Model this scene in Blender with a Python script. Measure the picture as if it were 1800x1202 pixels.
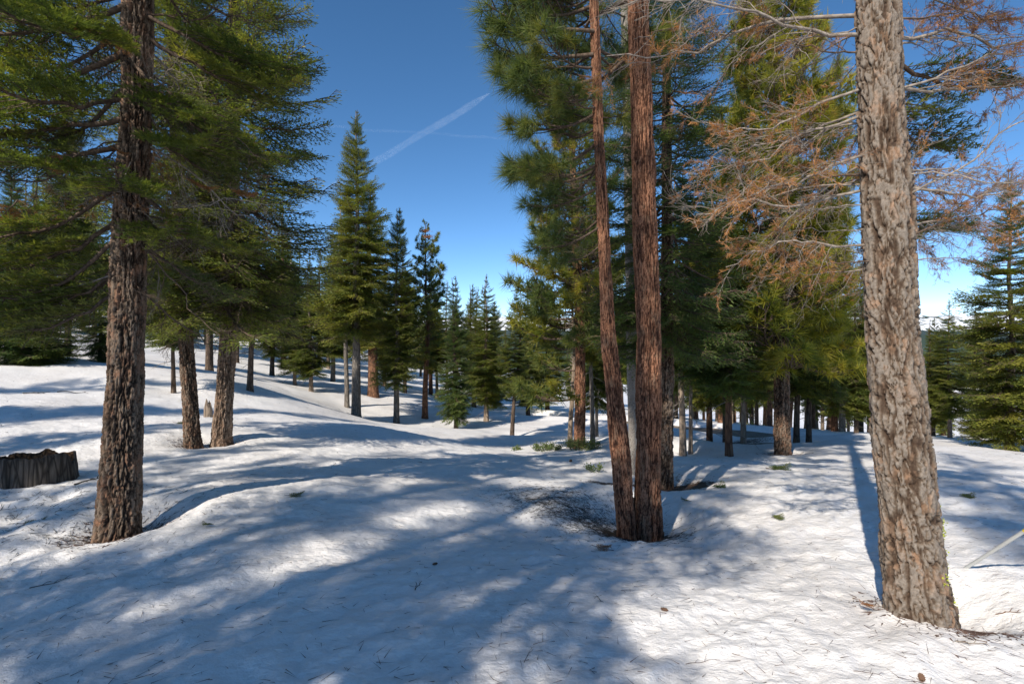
import bpy, math, random
import numpy as np
from mathutils import Matrix, Vector

for o in list(bpy.data.objects): bpy.data.objects.remove(o)
random.seed(7)
RNG = np.random.default_rng(11)
R = math.radians
sc = bpy.context.scene
COL = sc.collection

# ------------------------------------------------------------------ camera, sky, sun, exposure
CAMZ = 1.6
cam = bpy.data.objects.new('camera', bpy.data.cameras.new('camera'))
COL.objects.link(cam)
cam.location = (0, 0, CAMZ)
cam.rotation_euler = (R(90), 0, 0)
cam.data.sensor_width = 36
cam.data.lens = 18
cam.data.clip_start = 0.05
cam.data.clip_end = 60000
sc.camera = cam

SUN_AZ, SUN_EL = R(213.7), R(38)
world = bpy.data.worlds.new("World")
sc.world = world
world.use_nodes = True
wn = world.node_tree
sky = wn.nodes.new('ShaderNodeTexSky')
sky.sky_type = 'NISHITA'
sky.sun_disc = False
sky.sun_elevation = SUN_EL
sky.sun_rotation = SUN_AZ
sky.altitude = 4000
sky.air_density = 0.85
sky.dust_density = 0.0
sky.ozone_density = 4.0
hs = wn.nodes.new('ShaderNodeHueSaturation')
hs.inputs['Saturation'].default_value = 1.19
hs.inputs['Value'].default_value = 0.86
wn.links.new(sky.outputs[0], hs.inputs['Color'])
wm = wn.nodes.new('ShaderNodeMix'); wm.data_type = 'RGBA'; wm.blend_type = 'MULTIPLY'; wm.inputs[0].default_value = 1
wm.inputs[7].default_value = (1.38, 1.02, .82, 1)   # warm tint on the sky, so that shade comes out less blue
wn.links.new(hs.outputs[0], wm.inputs[6])
wn.links.new(wm.outputs[2], wn.nodes['Background'].inputs[0])
wn.nodes['Background'].inputs[1].default_value = 0.15
sl = bpy.data.objects.new('sun', bpy.data.lights.new('sun', 'SUN'))
sl.data.energy = 3.05
sl.data.angle = R(0.53)
sl.data.color = (1.0, 0.92, 0.80)
sdir = Vector((math.sin(SUN_AZ) * math.cos(SUN_EL), math.cos(SUN_AZ) * math.cos(SUN_EL), math.sin(SUN_EL)))
sl.rotation_euler = sdir.to_track_quat('Z', 'Y').to_euler()
sl.location = sdir * 50
COL.objects.link(sl)
sc.view_settings.view_transform = 'Standard'
sc.view_settings.look = 'None'
sc.view_settings.gamma = 1
sc.view_settings.use_curve_mapping = False
sc.view_settings.exposure = 0.98
sc.cycles.max_bounces = 8
sc.cycles.diffuse_bounces = 4
sc.cycles.transparent_max_bounces = 8
sc.cycles.use_denoising = True


def P(px, py, d):
    """a point seen at pixel (px, py) of the 1800 px photograph, d metres ahead"""
    return np.array([(px - 900) / 900 * d, d, CAMZ - (py - 601) / 900 * d])


# ------------------------------------------------------------------ noise in numpy
def _hash(ix, iy, iz, s=0):
    h = (ix.astype(np.int64) * 374761393 + iy.astype(np.int64) * 668265263 + iz.astype(np.int64) * 2147483647 + s * 974634777) & 0xFFFFFFFF
    h = ((h ^ (h >> 13)) * 1274126177) & 0xFFFFFFFF
    h = ((h ^ (h >> 16)) * 2246822519) & 0xFFFFFFFF
    return ((h ^ (h >> 15)) & 0xFFFFFF) / float(0xFFFFFF)


def vnoise(x, y, z=None, s=0):
    if z is None: z = np.zeros_like(x)
    ix, iy, iz = np.floor(x), np.floor(y), np.floor(z)
    fx, fy, fz = x - ix, y - iy, z - iz
    fx, fy, fz = [f * f * f * (f * (f * 6 - 15) + 10) for f in (fx, fy, fz)]
    r = 0
    for a in (0, 1):
        for b in (0, 1):
            for c in ((0, 1) if np.any(z) else (0,)):
                w = (fx if a else 1 - fx) * (fy if b else 1 - fy) * ((fz if c else 1 - fz) if np.any(z) else 1)
                r = r + w * _hash(ix + a, iy + b, iz + c, s)
    return r * 2 - 1


def fbm(x, y, z=None, o=4, s=0):
    r, a, t = 0, 1, 0
    for k in range(o):
        f = 2.03 ** k
        r = r + a * vnoise(x * f + 17.3 * k, y * f - 9.1 * k, None if z is None else z * f + 5.7 * k, s + k)
        t += a; a *= .5
    return r / t


def voro(x, y, z, s=0):
    ix, iy, iz = np.floor(x), np.floor(y), np.floor(z)
    f1 = np.full(x.shape, 9.0); f2 = np.full(x.shape, 9.0); cid = np.zeros(x.shape)
    for a in (-1, 0, 1):
        for b in (-1, 0, 1):
            for c in (-1, 0, 1):
                jx, jy, jz = ix + a, iy + b, iz + c
                d = np.sqrt((jx + _hash(jx, jy, jz, s) - x) ** 2 + (jy + _hash(jx, jy, jz, s + 1) - y) ** 2 + (jz + _hash(jx, jy, jz, s + 2) - z) ** 2)
                h = _hash(jx, jy, jz, s + 3)
                near = d < f1
                f2 = np.where(near, f1, np.minimum(f2, d))
                cid = np.where(near, h, cid)
                f1 = np.where(near, d, f1)
    return f1, f2, cid


def sstep(a, b, x):
    t = np.clip((x - a) / (b - a), 0, 1)
    return t * t * (3 - 2 * t)


# ------------------------------------------------------------------ mesh helpers
def mesh_from(name, V, F, mats=None, mi=None, smooth=True, attrs=None):
    """V (n,3); F (m,3) or (m,4) arrays, or a list of such arrays"""
    V = np.asarray(V, np.float32)
    Fs = [f for f in (F if isinstance(F, list) else [F]) if len(f)]
    me = bpy.data.meshes.new(name)
    me.vertices.add(len(V))
    me.vertices.foreach_set('co', V.ravel())
    loops = np.concatenate([np.asarray(f, np.int32).ravel() for f in Fs])
    tot = np.concatenate([np.full(len(f), np.asarray(f).shape[1], np.int32) for f in Fs])
    start = np.concatenate([[0], np.cumsum(tot)[:-1]]).astype(np.int32)
    me.loops.add(len(loops))
    me.loops.foreach_set('vertex_index', loops)
    me.polygons.add(len(tot))
    me.polygons.foreach_set('loop_start', start)
    me.polygons.foreach_set('loop_total', tot)
    if mi is not None: me.polygons.foreach_set('material_index', np.asarray(mi, np.int32))
    me.polygons.foreach_set('use_smooth', np.full(len(tot), smooth, bool))
    for m in (mats or []): me.materials.append(m)
    for k, v in (attrs or {}).items():
        a = me.attributes.new(k, 'FLOAT', 'POINT')
        a.data.foreach_set('value', np.asarray(v, np.float32))
    me.update(calc_edges=True)
    return me


def link(name, me, parent=None, loc=(0, 0, 0), rot=(0, 0, 0), scale=(1, 1, 1)):
    o = bpy.data.objects.new(name, me)
    COL.objects.link(o)
    o.location = [float(v) for v in loc]; o.rotation_euler = rot; o.scale = scale
    if parent is not None: o.parent = parent
    return o


def tag(o, label, cat, group=None):
    o['label'] = label; o['category'] = cat
    if group: o['group'] = group
    return o


def struct(o, kind='structure'):
    o['kind'] = kind
    return o


def tube(pts, rad, n=6, cap=True):
    """swept tube with quads; returns V, F(tri)"""
    pts = np.asarray(pts, float); m = len(pts)
    rad = np.broadcast_to(np.asarray(rad, float), (m,))
    T = np.gradient(pts, axis=0)
    T /= np.linalg.norm(T, axis=1)[:, None] + 1e-9
    up = np.array([0, 0, 1.0]) if abs(T[0, 2]) < .8 else np.array([1.0, 0, 0])
    A = np.cross(T, up); A /= np.linalg.norm(A, axis=1)[:, None] + 1e-9
    B = np.cross(T, A)
    a = np.arange(n) / n * 2 * np.pi
    V = (pts[:, None, :] + rad[:, None, None] * (np.cos(a)[None, :, None] * A[:, None, :] + np.sin(a)[None, :, None] * B[:, None, :])).reshape(-1, 3)
    i = np.arange(m - 1)[:, None] * n; j = np.arange(n)[None, :]; k = (j + 1) % n
    q = np.stack([i + j, i + k, i + n + k, i + n + j], -1).reshape(-1, 4)
    F = np.concatenate([q[:, [0, 1, 2]], q[:, [0, 2, 3]]])
    return V, F


class Acc:
    """collects vertex / triangle arrays with a tint value and a material slot"""
    def __init__(s): s.V = []; s.F = []; s.T = []; s.M = []; s.n = 0
    def add(s, V, F, tint=0.5, mat=0):
        V = np.asarray(V); F = np.asarray(F)
        if not len(V): return
        s.V.append(V); s.F.append(F + s.n); s.n += len(V)
        s.T.append(np.broadcast_to(np.asarray(tint, float), (len(V),)))
        s.M.append(np.full(len(F), mat, np.int32))
    def arrays(s): return np.concatenate(s.V), np.concatenate(s.F), np.concatenate(s.T), np.concatenate(s.M)
    def mesh(s, name, mats, smooth=True, scale=1.0):
        V, F, T, M = s.arrays()
        return mesh_from(name, V * scale, F, mats, M, smooth, {'tint': T})


# ------------------------------------------------------------------ materials
def mat(name):
    m = bpy.data.materials.new(name); m.use_nodes = True
    nt = m.node_tree
    return m, nt, nt.nodes['Principled BSDF'], nt.nodes['Material Output']


def N(nt, t, **kw):
    n = nt.nodes.new(t)
    for k, v in kw.items():
        if k in n.inputs.keys(): n.inputs[k].default_value = v
        else: setattr(n, k, v)
    return n


def ramp(nt, fac, stops):
    r = nt.nodes.new('ShaderNodeValToRGB')
    e = r.color_ramp.elements
    while len(e) < len(stops): e.new(.5)
    for q, (p, c) in zip(e, stops):
        q.position = p; q.color = (*c, 1)
    nt.links.new(fac, r.inputs[0])
    return r.outputs[0]


def foliage_mat(name, stops, trans=0.22, rough=.55, nscale=1.5, dead=0.0):
    m, nt, p, out = mat(name)
    at = N(nt, 'ShaderNodeAttribute', attribute_name='tint')
    oi = nt.nodes.new('ShaderNodeObjectInfo')
    tc = nt.nodes.new('ShaderNodeTexCoord')
    nz = N(nt, 'ShaderNodeTexNoise', Scale=nscale, Detail=2.0)
    nt.links.new(tc.outputs['Object'], nz.inputs['Vector'])
    a = N(nt, 'ShaderNodeMath', operation='MULTIPLY_ADD'); a.inputs[1].default_value = .35; a.inputs[2].default_value = -.17
    nt.links.new(oi.outputs['Random'], a.inputs[0])
    b = N(nt, 'ShaderNodeMath', operation='ADD'); nt.links.new(at.outputs['Fac'], b.inputs[0]); nt.links.new(a.outputs[0], b.inputs[1])
    c = N(nt, 'ShaderNodeMath', operation='MULTIPLY_ADD'); c.inputs[1].default_value = .7; nt.links.new(nz.outputs['Fac'], c.inputs[0])
    c2 = N(nt, 'ShaderNodeMath', operation='ADD'); nt.links.new(b.outputs[0], c2.inputs[0]); c2.inputs[1].default_value = -.35
    nt.links.new(c2.outputs[0], c.inputs[2])
    col = ramp(nt, c.outputs[0], stops)
    nt.links.new(col, p.inputs['Base Color'])
    p.inputs['Roughness'].default_value = rough
    p.inputs['Specular IOR Level'].default_value = .35
    tr = nt.nodes.new('ShaderNodeBsdfTranslucent')
    g = N(nt, 'ShaderNodeHueSaturation', Saturation=1.1, Value=1.9); nt.links.new(col, g.inputs['Color']); nt.links.new(g.outputs[0], tr.inputs[0])
    mx = nt.nodes.new('ShaderNodeMixShader'); mx.inputs[0].default_value = trans
    nt.links.new(p.outputs[0], mx.inputs[1]); nt.links.new(tr.outputs[0], mx.inputs[2])
    nt.links.new(mx.outputs[0], out.inputs[0])
    return m


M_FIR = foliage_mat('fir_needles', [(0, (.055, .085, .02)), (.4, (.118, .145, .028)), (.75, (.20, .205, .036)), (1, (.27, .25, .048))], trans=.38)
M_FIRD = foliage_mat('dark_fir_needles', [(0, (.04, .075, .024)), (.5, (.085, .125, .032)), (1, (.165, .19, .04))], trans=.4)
M_PINE = foliage_mat('pine_needles', [(0, (.055, .085, .028)), (.5, (.105, .14, .035)), (.85, (.18, .185, .036)), (1, (.24, .21, .04))], nscale=1.0, trans=.35)
M_PINEY = foliage_mat('yellow_pine_needles', [(0, (.085, .115, .022)), (.4, (.20, .205, .03)), (.8, (.32, .285, .04)), (1, (.38, .27, .05))], nscale=.8, trans=.42)
M_ORANGE = foliage_mat('dead_orange_needles', [(0, (.16, .075, .035)), (.5, (.33, .155, .06)), (1, (.5, .25, .09))], trans=.3)


def wood_mat(name, c1, c2, scale=9, bump=.4, zs=.25):
    m, nt, p, out = mat(name)
    tc = nt.nodes.new('ShaderNodeTexCoord')
    mp = N(nt, 'ShaderNodeMapping'); mp.inputs['Scale'].default_value = (1, 1, zs)
    nt.links.new(tc.outputs['Object'], mp.inputs[0])
    n1 = N(nt, 'ShaderNodeTexNoise', Scale=scale, Detail=6.0, Roughness=.65)
    nt.links.new(mp.outputs[0], n1.inputs['Vector'])
    v = N(nt, 'ShaderNodeTexVoronoi', Scale=scale * 1.3, feature='DISTANCE_TO_EDGE')
    nt.links.new(mp.outputs[0], v.inputs['Vector'])
    a = N(nt, 'ShaderNodeMath', operation='MULTIPLY_ADD', use_clamp=True); a.inputs[1].default_value = 2.0; a.inputs[2].default_value = -.5
    nt.links.new(n1.outputs['Fac'], a.inputs[0])
    b = N(nt, 'ShaderNodeMath', operation='MULTIPLY', use_clamp=True); b.inputs[1].default_value = 5
    nt.links.new(v.outputs['Distance'], b.inputs[0])
    c = N(nt, 'ShaderNodeMath', operation='MULTIPLY'); nt.links.new(a.outputs[0], c.inputs[0]); nt.links.new(b.outputs[0], c.inputs[1])
    nt.links.new(ramp(nt, c.outputs[0], [(0, c1), (1, c2)]), p.inputs['Base Color'])
    p.inputs['Roughness'].default_value = .9
    p.inputs['Specular IOR Level'].default_value = .2
    bp = N(nt, 'ShaderNodeBump', Strength=bump, Distance=.03); nt.links.new(c.outputs[0], bp.inputs['Height'])
    nt.links.new(bp.outputs[0], p.inputs['Normal'])
    return m


M_BARK = wood_mat('brown_bark', (.05, .035, .026), (.2, .145, .105))
M_BARKG = wood_mat('grey_bark', (.09, .08, .07), (.30, .26, .22))
M_BARKR = wood_mat('red_bark', (.07, .035, .022), (.30, .16, .095))
M_BARKP = wood_mat('pale_bark', (.15, .115, .085), (.44, .34, .26))
M_TWIG = wood_mat('grey_twig', (.20, .165, .135), (.40, .35, .30), 20, .1)
M_TWIGB = wood_mat('brown_twig', (.08, .055, .04), (.19, .14, .105), 20, .1)
M_OLD = wood_mat('weathered_wood', (.03, .025, .021), (.21, .175, .145), 14, .6, .12)
M_ROT = wood_mat('rotten_wood', (.035, .02, .012), (.19, .11, .055), 16, .5, .5)


def hero_bark(name, deep, mid, top, alt, altamt=.35, fine=60):
    """colour follows the bark's own plates: attribute 'plate' 0 in the fissures, 1 on the plates; 'cell' differs per plate"""
    m, nt, p, out = mat(name)
    at = N(nt, 'ShaderNodeAttribute', attribute_name='plate')
    ce = N(nt, 'ShaderNodeAttribute', attribute_name='cell')
    tc = nt.nodes.new('ShaderNodeTexCoord')
    n1 = N(nt, 'ShaderNodeTexNoise', Scale=fine, Detail=5.0, Roughness=.7); nt.links.new(tc.outputs['Object'], n1.inputs['Vector'])
    n2 = N(nt, 'ShaderNodeTexNoise', Scale=7.0, Detail=3.0); nt.links.new(tc.outputs['Object'], n2.inputs['Vector'])
    base = ramp(nt, at.outputs['Fac'], [(0, deep), (.35, mid), (.8, top)])
    k = N(nt, 'ShaderNodeMath', operation='MULTIPLY_ADD', use_clamp=True); k.inputs[1].default_value = 1.0
    nt.links.new(ce.outputs['Fac'], k.inputs[0])
    k2 = N(nt, 'ShaderNodeMath', operation='MULTIPLY_ADD'); k2.inputs[1].default_value = 2.2; k2.inputs[2].default_value = -1.75 + altamt
    nt.links.new(n2.outputs['Fac'], k2.inputs[0]); nt.links.new(k2.outputs[0], k.inputs[2])
    mx = N(nt, 'ShaderNodeMix', data_type='RGBA'); nt.links.new(k.outputs[0], mx.inputs[0]); nt.links.new(base, mx.inputs[6]); mx.inputs[7].default_value = (*alt, 1)
    hv = nt.nodes.new('ShaderNodeHueSaturation')
    mr = N(nt, 'ShaderNodeMapRange'); mr.inputs[1].default_value = .25; mr.inputs[2].default_value = .75; mr.inputs[3].default_value = .55; mr.inputs[4].default_value = 1.4
    nt.links.new(n1.outputs['Fac'], mr.inputs[0]); nt.links.new(mr.outputs[0], hv.inputs['Value'])
    nt.links.new(mx.outputs[2], hv.inputs['Color'])
    nt.links.new(hv.outputs[0], p.inputs['Base Color'])
    p.inputs['Roughness'].default_value = .92; p.inputs['Specular IOR Level'].default_value = .15
    bp = N(nt, 'ShaderNodeBump', Strength=.7, Distance=.006); nt.links.new(n1.outputs['Fac'], bp.inputs['Height']); nt.links.new(bp.outputs[0], p.inputs['Normal'])
    return m


M_HB_R = hero_bark('plated_grey_bark', (.06, .038, .026), (.13, .096, .07), (.215, .18, .148), (.31, .19, .12), .17)
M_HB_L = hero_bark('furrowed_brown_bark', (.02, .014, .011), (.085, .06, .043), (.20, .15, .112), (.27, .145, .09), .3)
M_HB_P = hero_bark('ridged_red_bark', (.026, .012, .008), (.15, .07, .042), (.31, .152, .09), (.27, .17, .11), .2)
M_HB_B = hero_bark('lit_brown_bark', (.05, .035, .025), (.16, .11, .08), (.31, .23, .17), (.33, .2, .13), .2)  # paler copy of the brown bark, its sunlit look put into the colour
M_HB_G = hero_bark('smooth_grey_bark', (.06, .05, .043), (.15, .13, .115), (.26, .235, .21), (.2, .165, .14), .2)


def snow_mat():
    m, nt, p, out = mat('old_snow')
    tc = nt.nodes.new('ShaderNodeTexCoord')
    L = nt.links.new
    lit = N(nt, 'ShaderNodeAttribute', attribute_name='litter')
    n1 = N(nt, 'ShaderNodeTexNoise', Scale=1.1, Detail=6.0, Roughness=.6); L(tc.outputs['Object'], n1.inputs['Vector'])
    c = ramp(nt, n1.outputs['Fac'], [(.3, (.73, .70, .68)), (.55, (.83, .805, .785)), (.75, (.88, .86, .84))])
    # tiny dark specks: needles and dust frozen into the surface
    v = N(nt, 'ShaderNodeTexVoronoi', Scale=26.0); L(tc.outputs['Object'], v.inputs['Vector'])
    s1 = N(nt, 'ShaderNodeMath', operation='LESS_THAN'); s1.inputs[1].default_value = .055; L(v.outputs['Distance'], s1.inputs[0])
    sp = N(nt, 'ShaderNodeSeparateColor'); L(v.outputs['Color'], sp.inputs[0])
    s2 = N(nt, 'ShaderNodeMath', operation='GREATER_THAN'); s2.inputs[1].default_value = .72; L(sp.outputs[0], s2.inputs[0])
    s3 = N(nt, 'ShaderNodeMath', operation='MULTIPLY'); L(s1.outputs[0], s3.inputs[0]); L(s2.outputs[0], s3.inputs[1])
    s4 = N(nt, 'ShaderNodeMath', operation='MULTIPLY'); s4.inputs[1].default_value = .45; L(s3.outputs[0], s4.inputs[0])
    mx = N(nt, 'ShaderNodeMix', data_type='RGBA'); L(s4.outputs[0], mx.inputs[0]); L(c, mx.inputs[6]); mx.inputs[7].default_value = (.16, .12, .09, 1)
    # dirty film, light brown, patches
    n3 = N(nt, 'ShaderNodeTexNoise', Scale=14.0, Detail=8.0, Roughness=.75); L(tc.outputs['Object'], n3.inputs['Vector'])
    n3b = N(nt, 'ShaderNodeTexNoise', Scale=.55, Detail=2.0); L(tc.outputs['Object'], n3b.inputs['Vector'])
    q = N(nt, 'ShaderNodeMath', operation='MULTIPLY'); L(n3.outputs['Fac'], q.inputs[0]); L(n3b.outputs['Fac'], q.inputs[1])
    q2 = N(nt, 'ShaderNodeMapRange'); q2.inputs[1].default_value = .24; q2.inputs[2].default_value = .42; q2.inputs[3].default_value = 0; q2.inputs[4].default_value = .42
    L(q.outputs[0], q2.inputs[0])
    mx1 = N(nt, 'ShaderNodeMix', data_type='RGBA'); L(q2.outputs[0], mx1.inputs[0]); L(mx.outputs[2], mx1.inputs[6]); mx1.inputs[7].default_value = (.42, .37, .33, 1)
    # bare ground covered by needles, where the snow has melted round trunks
    n4 = N(nt, 'ShaderNodeTexNoise', Scale=30.0, Detail=6.0, Roughness=.7); L(tc.outputs['Object'], n4.inputs['Vector'])
    dirt = ramp(nt, n4.outputs['Fac'], [(.3, (.025, .016, .01)), (.6, (.09, .055, .035)), (.75, (.19, .12, .07))])
    e = N(nt, 'ShaderNodeMath', operation='MULTIPLY_ADD'); e.inputs[1].default_value = 1.2; e.inputs[2].default_value = -.6; L(n3.outputs['Fac'], e.inputs[0])
    e2 = N(nt, 'ShaderNodeMath', operation='ADD'); L(e.outputs[0], e2.inputs[0]); L(lit.outputs['Fac'], e2.inputs[1])
    e3 = N(nt, 'ShaderNodeMapRange'); e3.inputs[1].default_value = .42; e3.inputs[2].default_value = .58; L(e2.outputs[0], e3.inputs[0])
    mx2 = N(nt, 'ShaderNodeMix', data_type='RGBA'); L(e3.outputs[0], mx2.inputs[0]); L(mx1.outputs[2], mx2.inputs[6]); L(dirt, mx2.inputs[7])
    L(mx2.outputs[2], p.inputs['Base Color'])
    p.inputs['Roughness'].default_value = .62
    p.inputs['Specular IOR Level'].default_value = .25
    # small relief
    mp = N(nt, 'ShaderNodeMapping'); mp.inputs['Rotation'].default_value = (0, 0, R(-35)); mp.inputs['Scale'].default_value = (1, 1.6, 1); L(tc.outputs['Object'], mp.inputs[0])
    b1 = N(nt, 'ShaderNodeTexNoise', Scale=13.0, Detail=8.0, Roughness=.62); L(mp.outputs[0], b1.inputs['Vector'])
    bp = N(nt, 'ShaderNodeBump', Strength=.6, Distance=.04); L(b1.outputs['Fac'], bp.inputs['Height'])
    g1 = N(nt, 'ShaderNodeTexNoise', Scale=75.0, Detail=4.0, Roughness=.7); L(tc.outputs['Object'], g1.inputs['Vector'])
    bp2 = N(nt, 'ShaderNodeBump', Strength=.45, Distance=.008); L(g1.outputs['Fac'], bp2.inputs['Height']); L(bp.outputs[0], bp2.inputs['Normal'])
    L(bp2.outputs[0], p.inputs['Normal'])
    return m


M_SNOW = snow_mat()


def simple(name, col, rough=.7, noise=None, var=.25):
    m, nt, p, out = mat(name)
    p.inputs['Roughness'].default_value = rough
    tc = nt.nodes.new('ShaderNodeTexCoord')
    n = N(nt, 'ShaderNodeTexNoise', Scale=noise or 8.0, Detail=5.0, Roughness=.7); nt.links.new(tc.outputs['Object'], n.inputs['Vector'])
    c = np.array(col)
    nt.links.new(ramp(nt, n.outputs['Fac'], [(.3, tuple(c * (1 - var))), (.7, tuple(np.minimum(c * (1 + var), 1)))]), p.inputs['Base Color'])
    return m


M_ROAD = simple('worn_asphalt', (.19, .145, .105), .9, 3, .35)
M_LITTER = simple('dry_needle', (.10, .06, .045), .8, 5, .5)
M_LITTERD = simple('dark_twig_bits', (.045, .04, .032), .8, 5, .5)
M_LICHEN = simple('yellow_lichen', (.42, .46, .05), .9, 40, .35)
M_MOSS = simple('dark_moss', (.06, .07, .02), .9, 40, .35)
M_POLE = simple('dull_white_paint', (.42, .43, .42), .45, 5, .15)
M_YEL = simple('yellow_band', (.62, .46, .05), .5, 5, .1)
M_CONE = simple('cone_scale', (.13, .07, .04), .8, 30, .4)
M_LEAF = foliage_mat('broad_leaves', [(0, (.05, .09, .025)), (.5, (.11, .15, .04)), (1, (.2, .23, .07))], nscale=6)

# ------------------------------------------------------------------ trees on record (pixel of the base, distance, widths)
# far and middle trees: px, py, d, trunk width, crown top py, crown bottom py, crown radius px, kind, bark, label
MID = [
 (70, 640, 19, 10, 395, 636, 78, 'firD', 'B', 'dark low skirted fir on the crest at the far left edge'),
 (22, 641, 18.4, 9, 300, 640, 90, 'firD', 'B', 'dark fir cut by the left edge of the picture'),
 (119, 626, 24, 13, 150, 470, 60, 'fir', 'B', 'brown trunked tree between the two dark skirted firs'),
 (176, 636, 21, 9, 420, 634, 44, 'firD', 'B', 'dark skirted fir half hidden by the big furrowed left trunk'),
 (305, 690, 17, 9, 430, 615, 60, 'firD', 'B', 'thin dark trunk just right of the big furrowed trunk'),
 (368, 653, 26, 15, 250, 560, 70, 'fir', 'B', 'shaded trunk seen between the two leaning brown trunks'),
 (440, 685, 19, 12, 380, 600, 62, 'fir', 'B', 'small fir with mossy trunk right of the lit brown trunk'),
 (478, 660, 33, 9, 440, 620, 36, 'fir', 'B', 'slender fir behind the lit brown trunk, its crown almost to the snow'),
 (518, 678, 30, 7, 470, 650, 36, 'fir', 'P', 'thin pale stemmed fir left of the tallest spire fir'),
 (547, 688, 28, 8, 455, 655, 40, 'fir', 'P', 'thin fir nearest the left flank of the tallest spire fir'),
 (585, 673, 36, 9, 430, 620, 45, 'fir', 'G', 'dark stemmed fir seen left of the tall double spire'),
 (610, 715, 26, 9, 330, 560, 42, 'fir', 'G', 'bare lower trunk standing close behind the tallest spire fir'),
 (626, 735, 24, 17, 196, 585, 72, 'fir', 'G', 'tallest spire shaped fir against the open sky'),
 (656, 697, 30, 20, 330, 600, 52, 'fir', 'R', 'thick dark red trunk right of the tallest spire fir'),
 (697, 745, 25, 11, 366, 668, 45, 'fir', 'G', 'second spire fir, slender and grey stemmed'),
 (747, 735, 27, 11, 395, 650, 44, 'pineM', 'R', 'tufted young pine with a browned top beside the second spire'),
 (676, 680, 38, 7, 450, 640, 34, 'fir', 'B', 'thin far trunk between the first and second spires'),
 (712, 690, 36, 7, 470, 640, 30, 'fir', 'B', 'thin far trunk just right of the second spire'),
 (757, 690, 40, 8, 480, 640, 34, 'fir', 'R', 'far reddish trunk right behind the tufted young pine'),
 (768, 702, 38, 6, 500, 650, 30, 'fir', 'B', 'far dark trunk right of the tufted young pine'),
 (802, 755, 24, 8, 487, 728, 36, 'firD', 'B', 'small dark fir with low skirt in the middle of the slope'),
 (833, 715, 36, 8, 500, 690, 32, 'fir', 'B', 'far fir peeping between the small dark fir and the broad one'),
 (855, 740, 28, 9, 483, 705, 44, 'fir', 'P', 'broad mid green fir right of the small dark fir'),
 (870, 720, 40, 6, 530, 700, 30, 'fir', 'B', 'far thin fir at the right flank of the broad mid green one'),
 (900, 767, 22, 8, 510, 690, 34, 'fir', 'B', 'leaning slim fir at the edge of the sunny snow bowl'),
 (928, 735, 34, 8, 520, 705, 40, 'fir', 'B', 'fir beyond the snow bowl by the road bend'),
 (962, 722, 42, 8, 500, 700, 45, 'fir', 'B', 'fir beyond the bend of the road'),
 (1042, 780, 16, 9, 330, 640, 58, 'fir', 'G', 'slim dark trunk right of the thick pink pine trunk'),
 (1049, 768, 20, 6, 400, 720, 50, 'fir', 'P', 'little pale stem by the road behind the shrubs'),
 (1200, 801, 13, 13, 300, 655, 75, 'firD', 'P', 'sunlit pale trunk right of the twin red trunks'),
 (1214, 797, 13.4, 8, 380, 665, 60, 'fir', 'P', 'thin sunlit stem touching the sunlit pale trunk'),
 (1247, 780, 18, 12, 290, 720, 75, 'fir', 'R', 'reddish trunk with low boughs by the melted patch'),
 (1274, 786, 20, 8, 350, 690, 60, 'fir', 'B', 'hidden trunk behind the dark leaning one'),
 (1282, 803, 12, 14, 330, 690, 90, 'firD', 'R', 'dark leaning trunk in front of the road'),
 (1307, 788, 16, 11, 300, 700, 70, 'fir', 'P', 'pale flared trunk left of the big yellow green pine'),
 (1353, 757, 26, 11, 330, 690, 50, 'fir', 'R', 'reddish trunk just left of the big yellow green pine'),
 (1330, 757, 28, 8, 420, 700, 42, 'fir', 'B', 'dark far trunk pair member left of the yellow green pine'),
 (1400, 782, 17, 12, 260, 690, 62, 'fir', 'B', 'first slim trunk right of the yellow green pine'),
 (1422, 782, 17, 11, 330, 705, 62, 'fir', 'B', 'second slim mossy trunk right of the yellow green pine'),
 (1446, 763, 30, 7, 420, 710, 46, 'fir', 'P', 'far pale trunk left of the light green fir'),
 (1477, 763, 31, 6, 440, 720, 42, 'fir', 'P', 'far pale stem beside the light green fir'),
 (1505, 768, 22, 9, 470, 735, 52, 'fir', 'B', 'light green fir close left of the plated grey trunk'),
 (1641, 771, 24, 8, 560, 745, 38, 'fir', 'B', 'fir just right of the plated grey trunk'),
 (1670, 771, 22, 9, 528, 735, 52, 'fir', 'P', 'fir with a bare sunlit lower stem right of the plated trunk'),
 (1722, 772, 26, 9, 540, 765, 46, 'fir', 'B', 'fir behind, between the bare stem and the big skirted fir'),
 (1775, 797, 15, 18, 300, 768, 112, 'fir', 'P', 'big skirted fir with browned sprigs at the right edge'),
 (1850, 790, 19, 14, 360, 765, 90, 'fir', 'B', 'fir just outside the right edge'),
]
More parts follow.
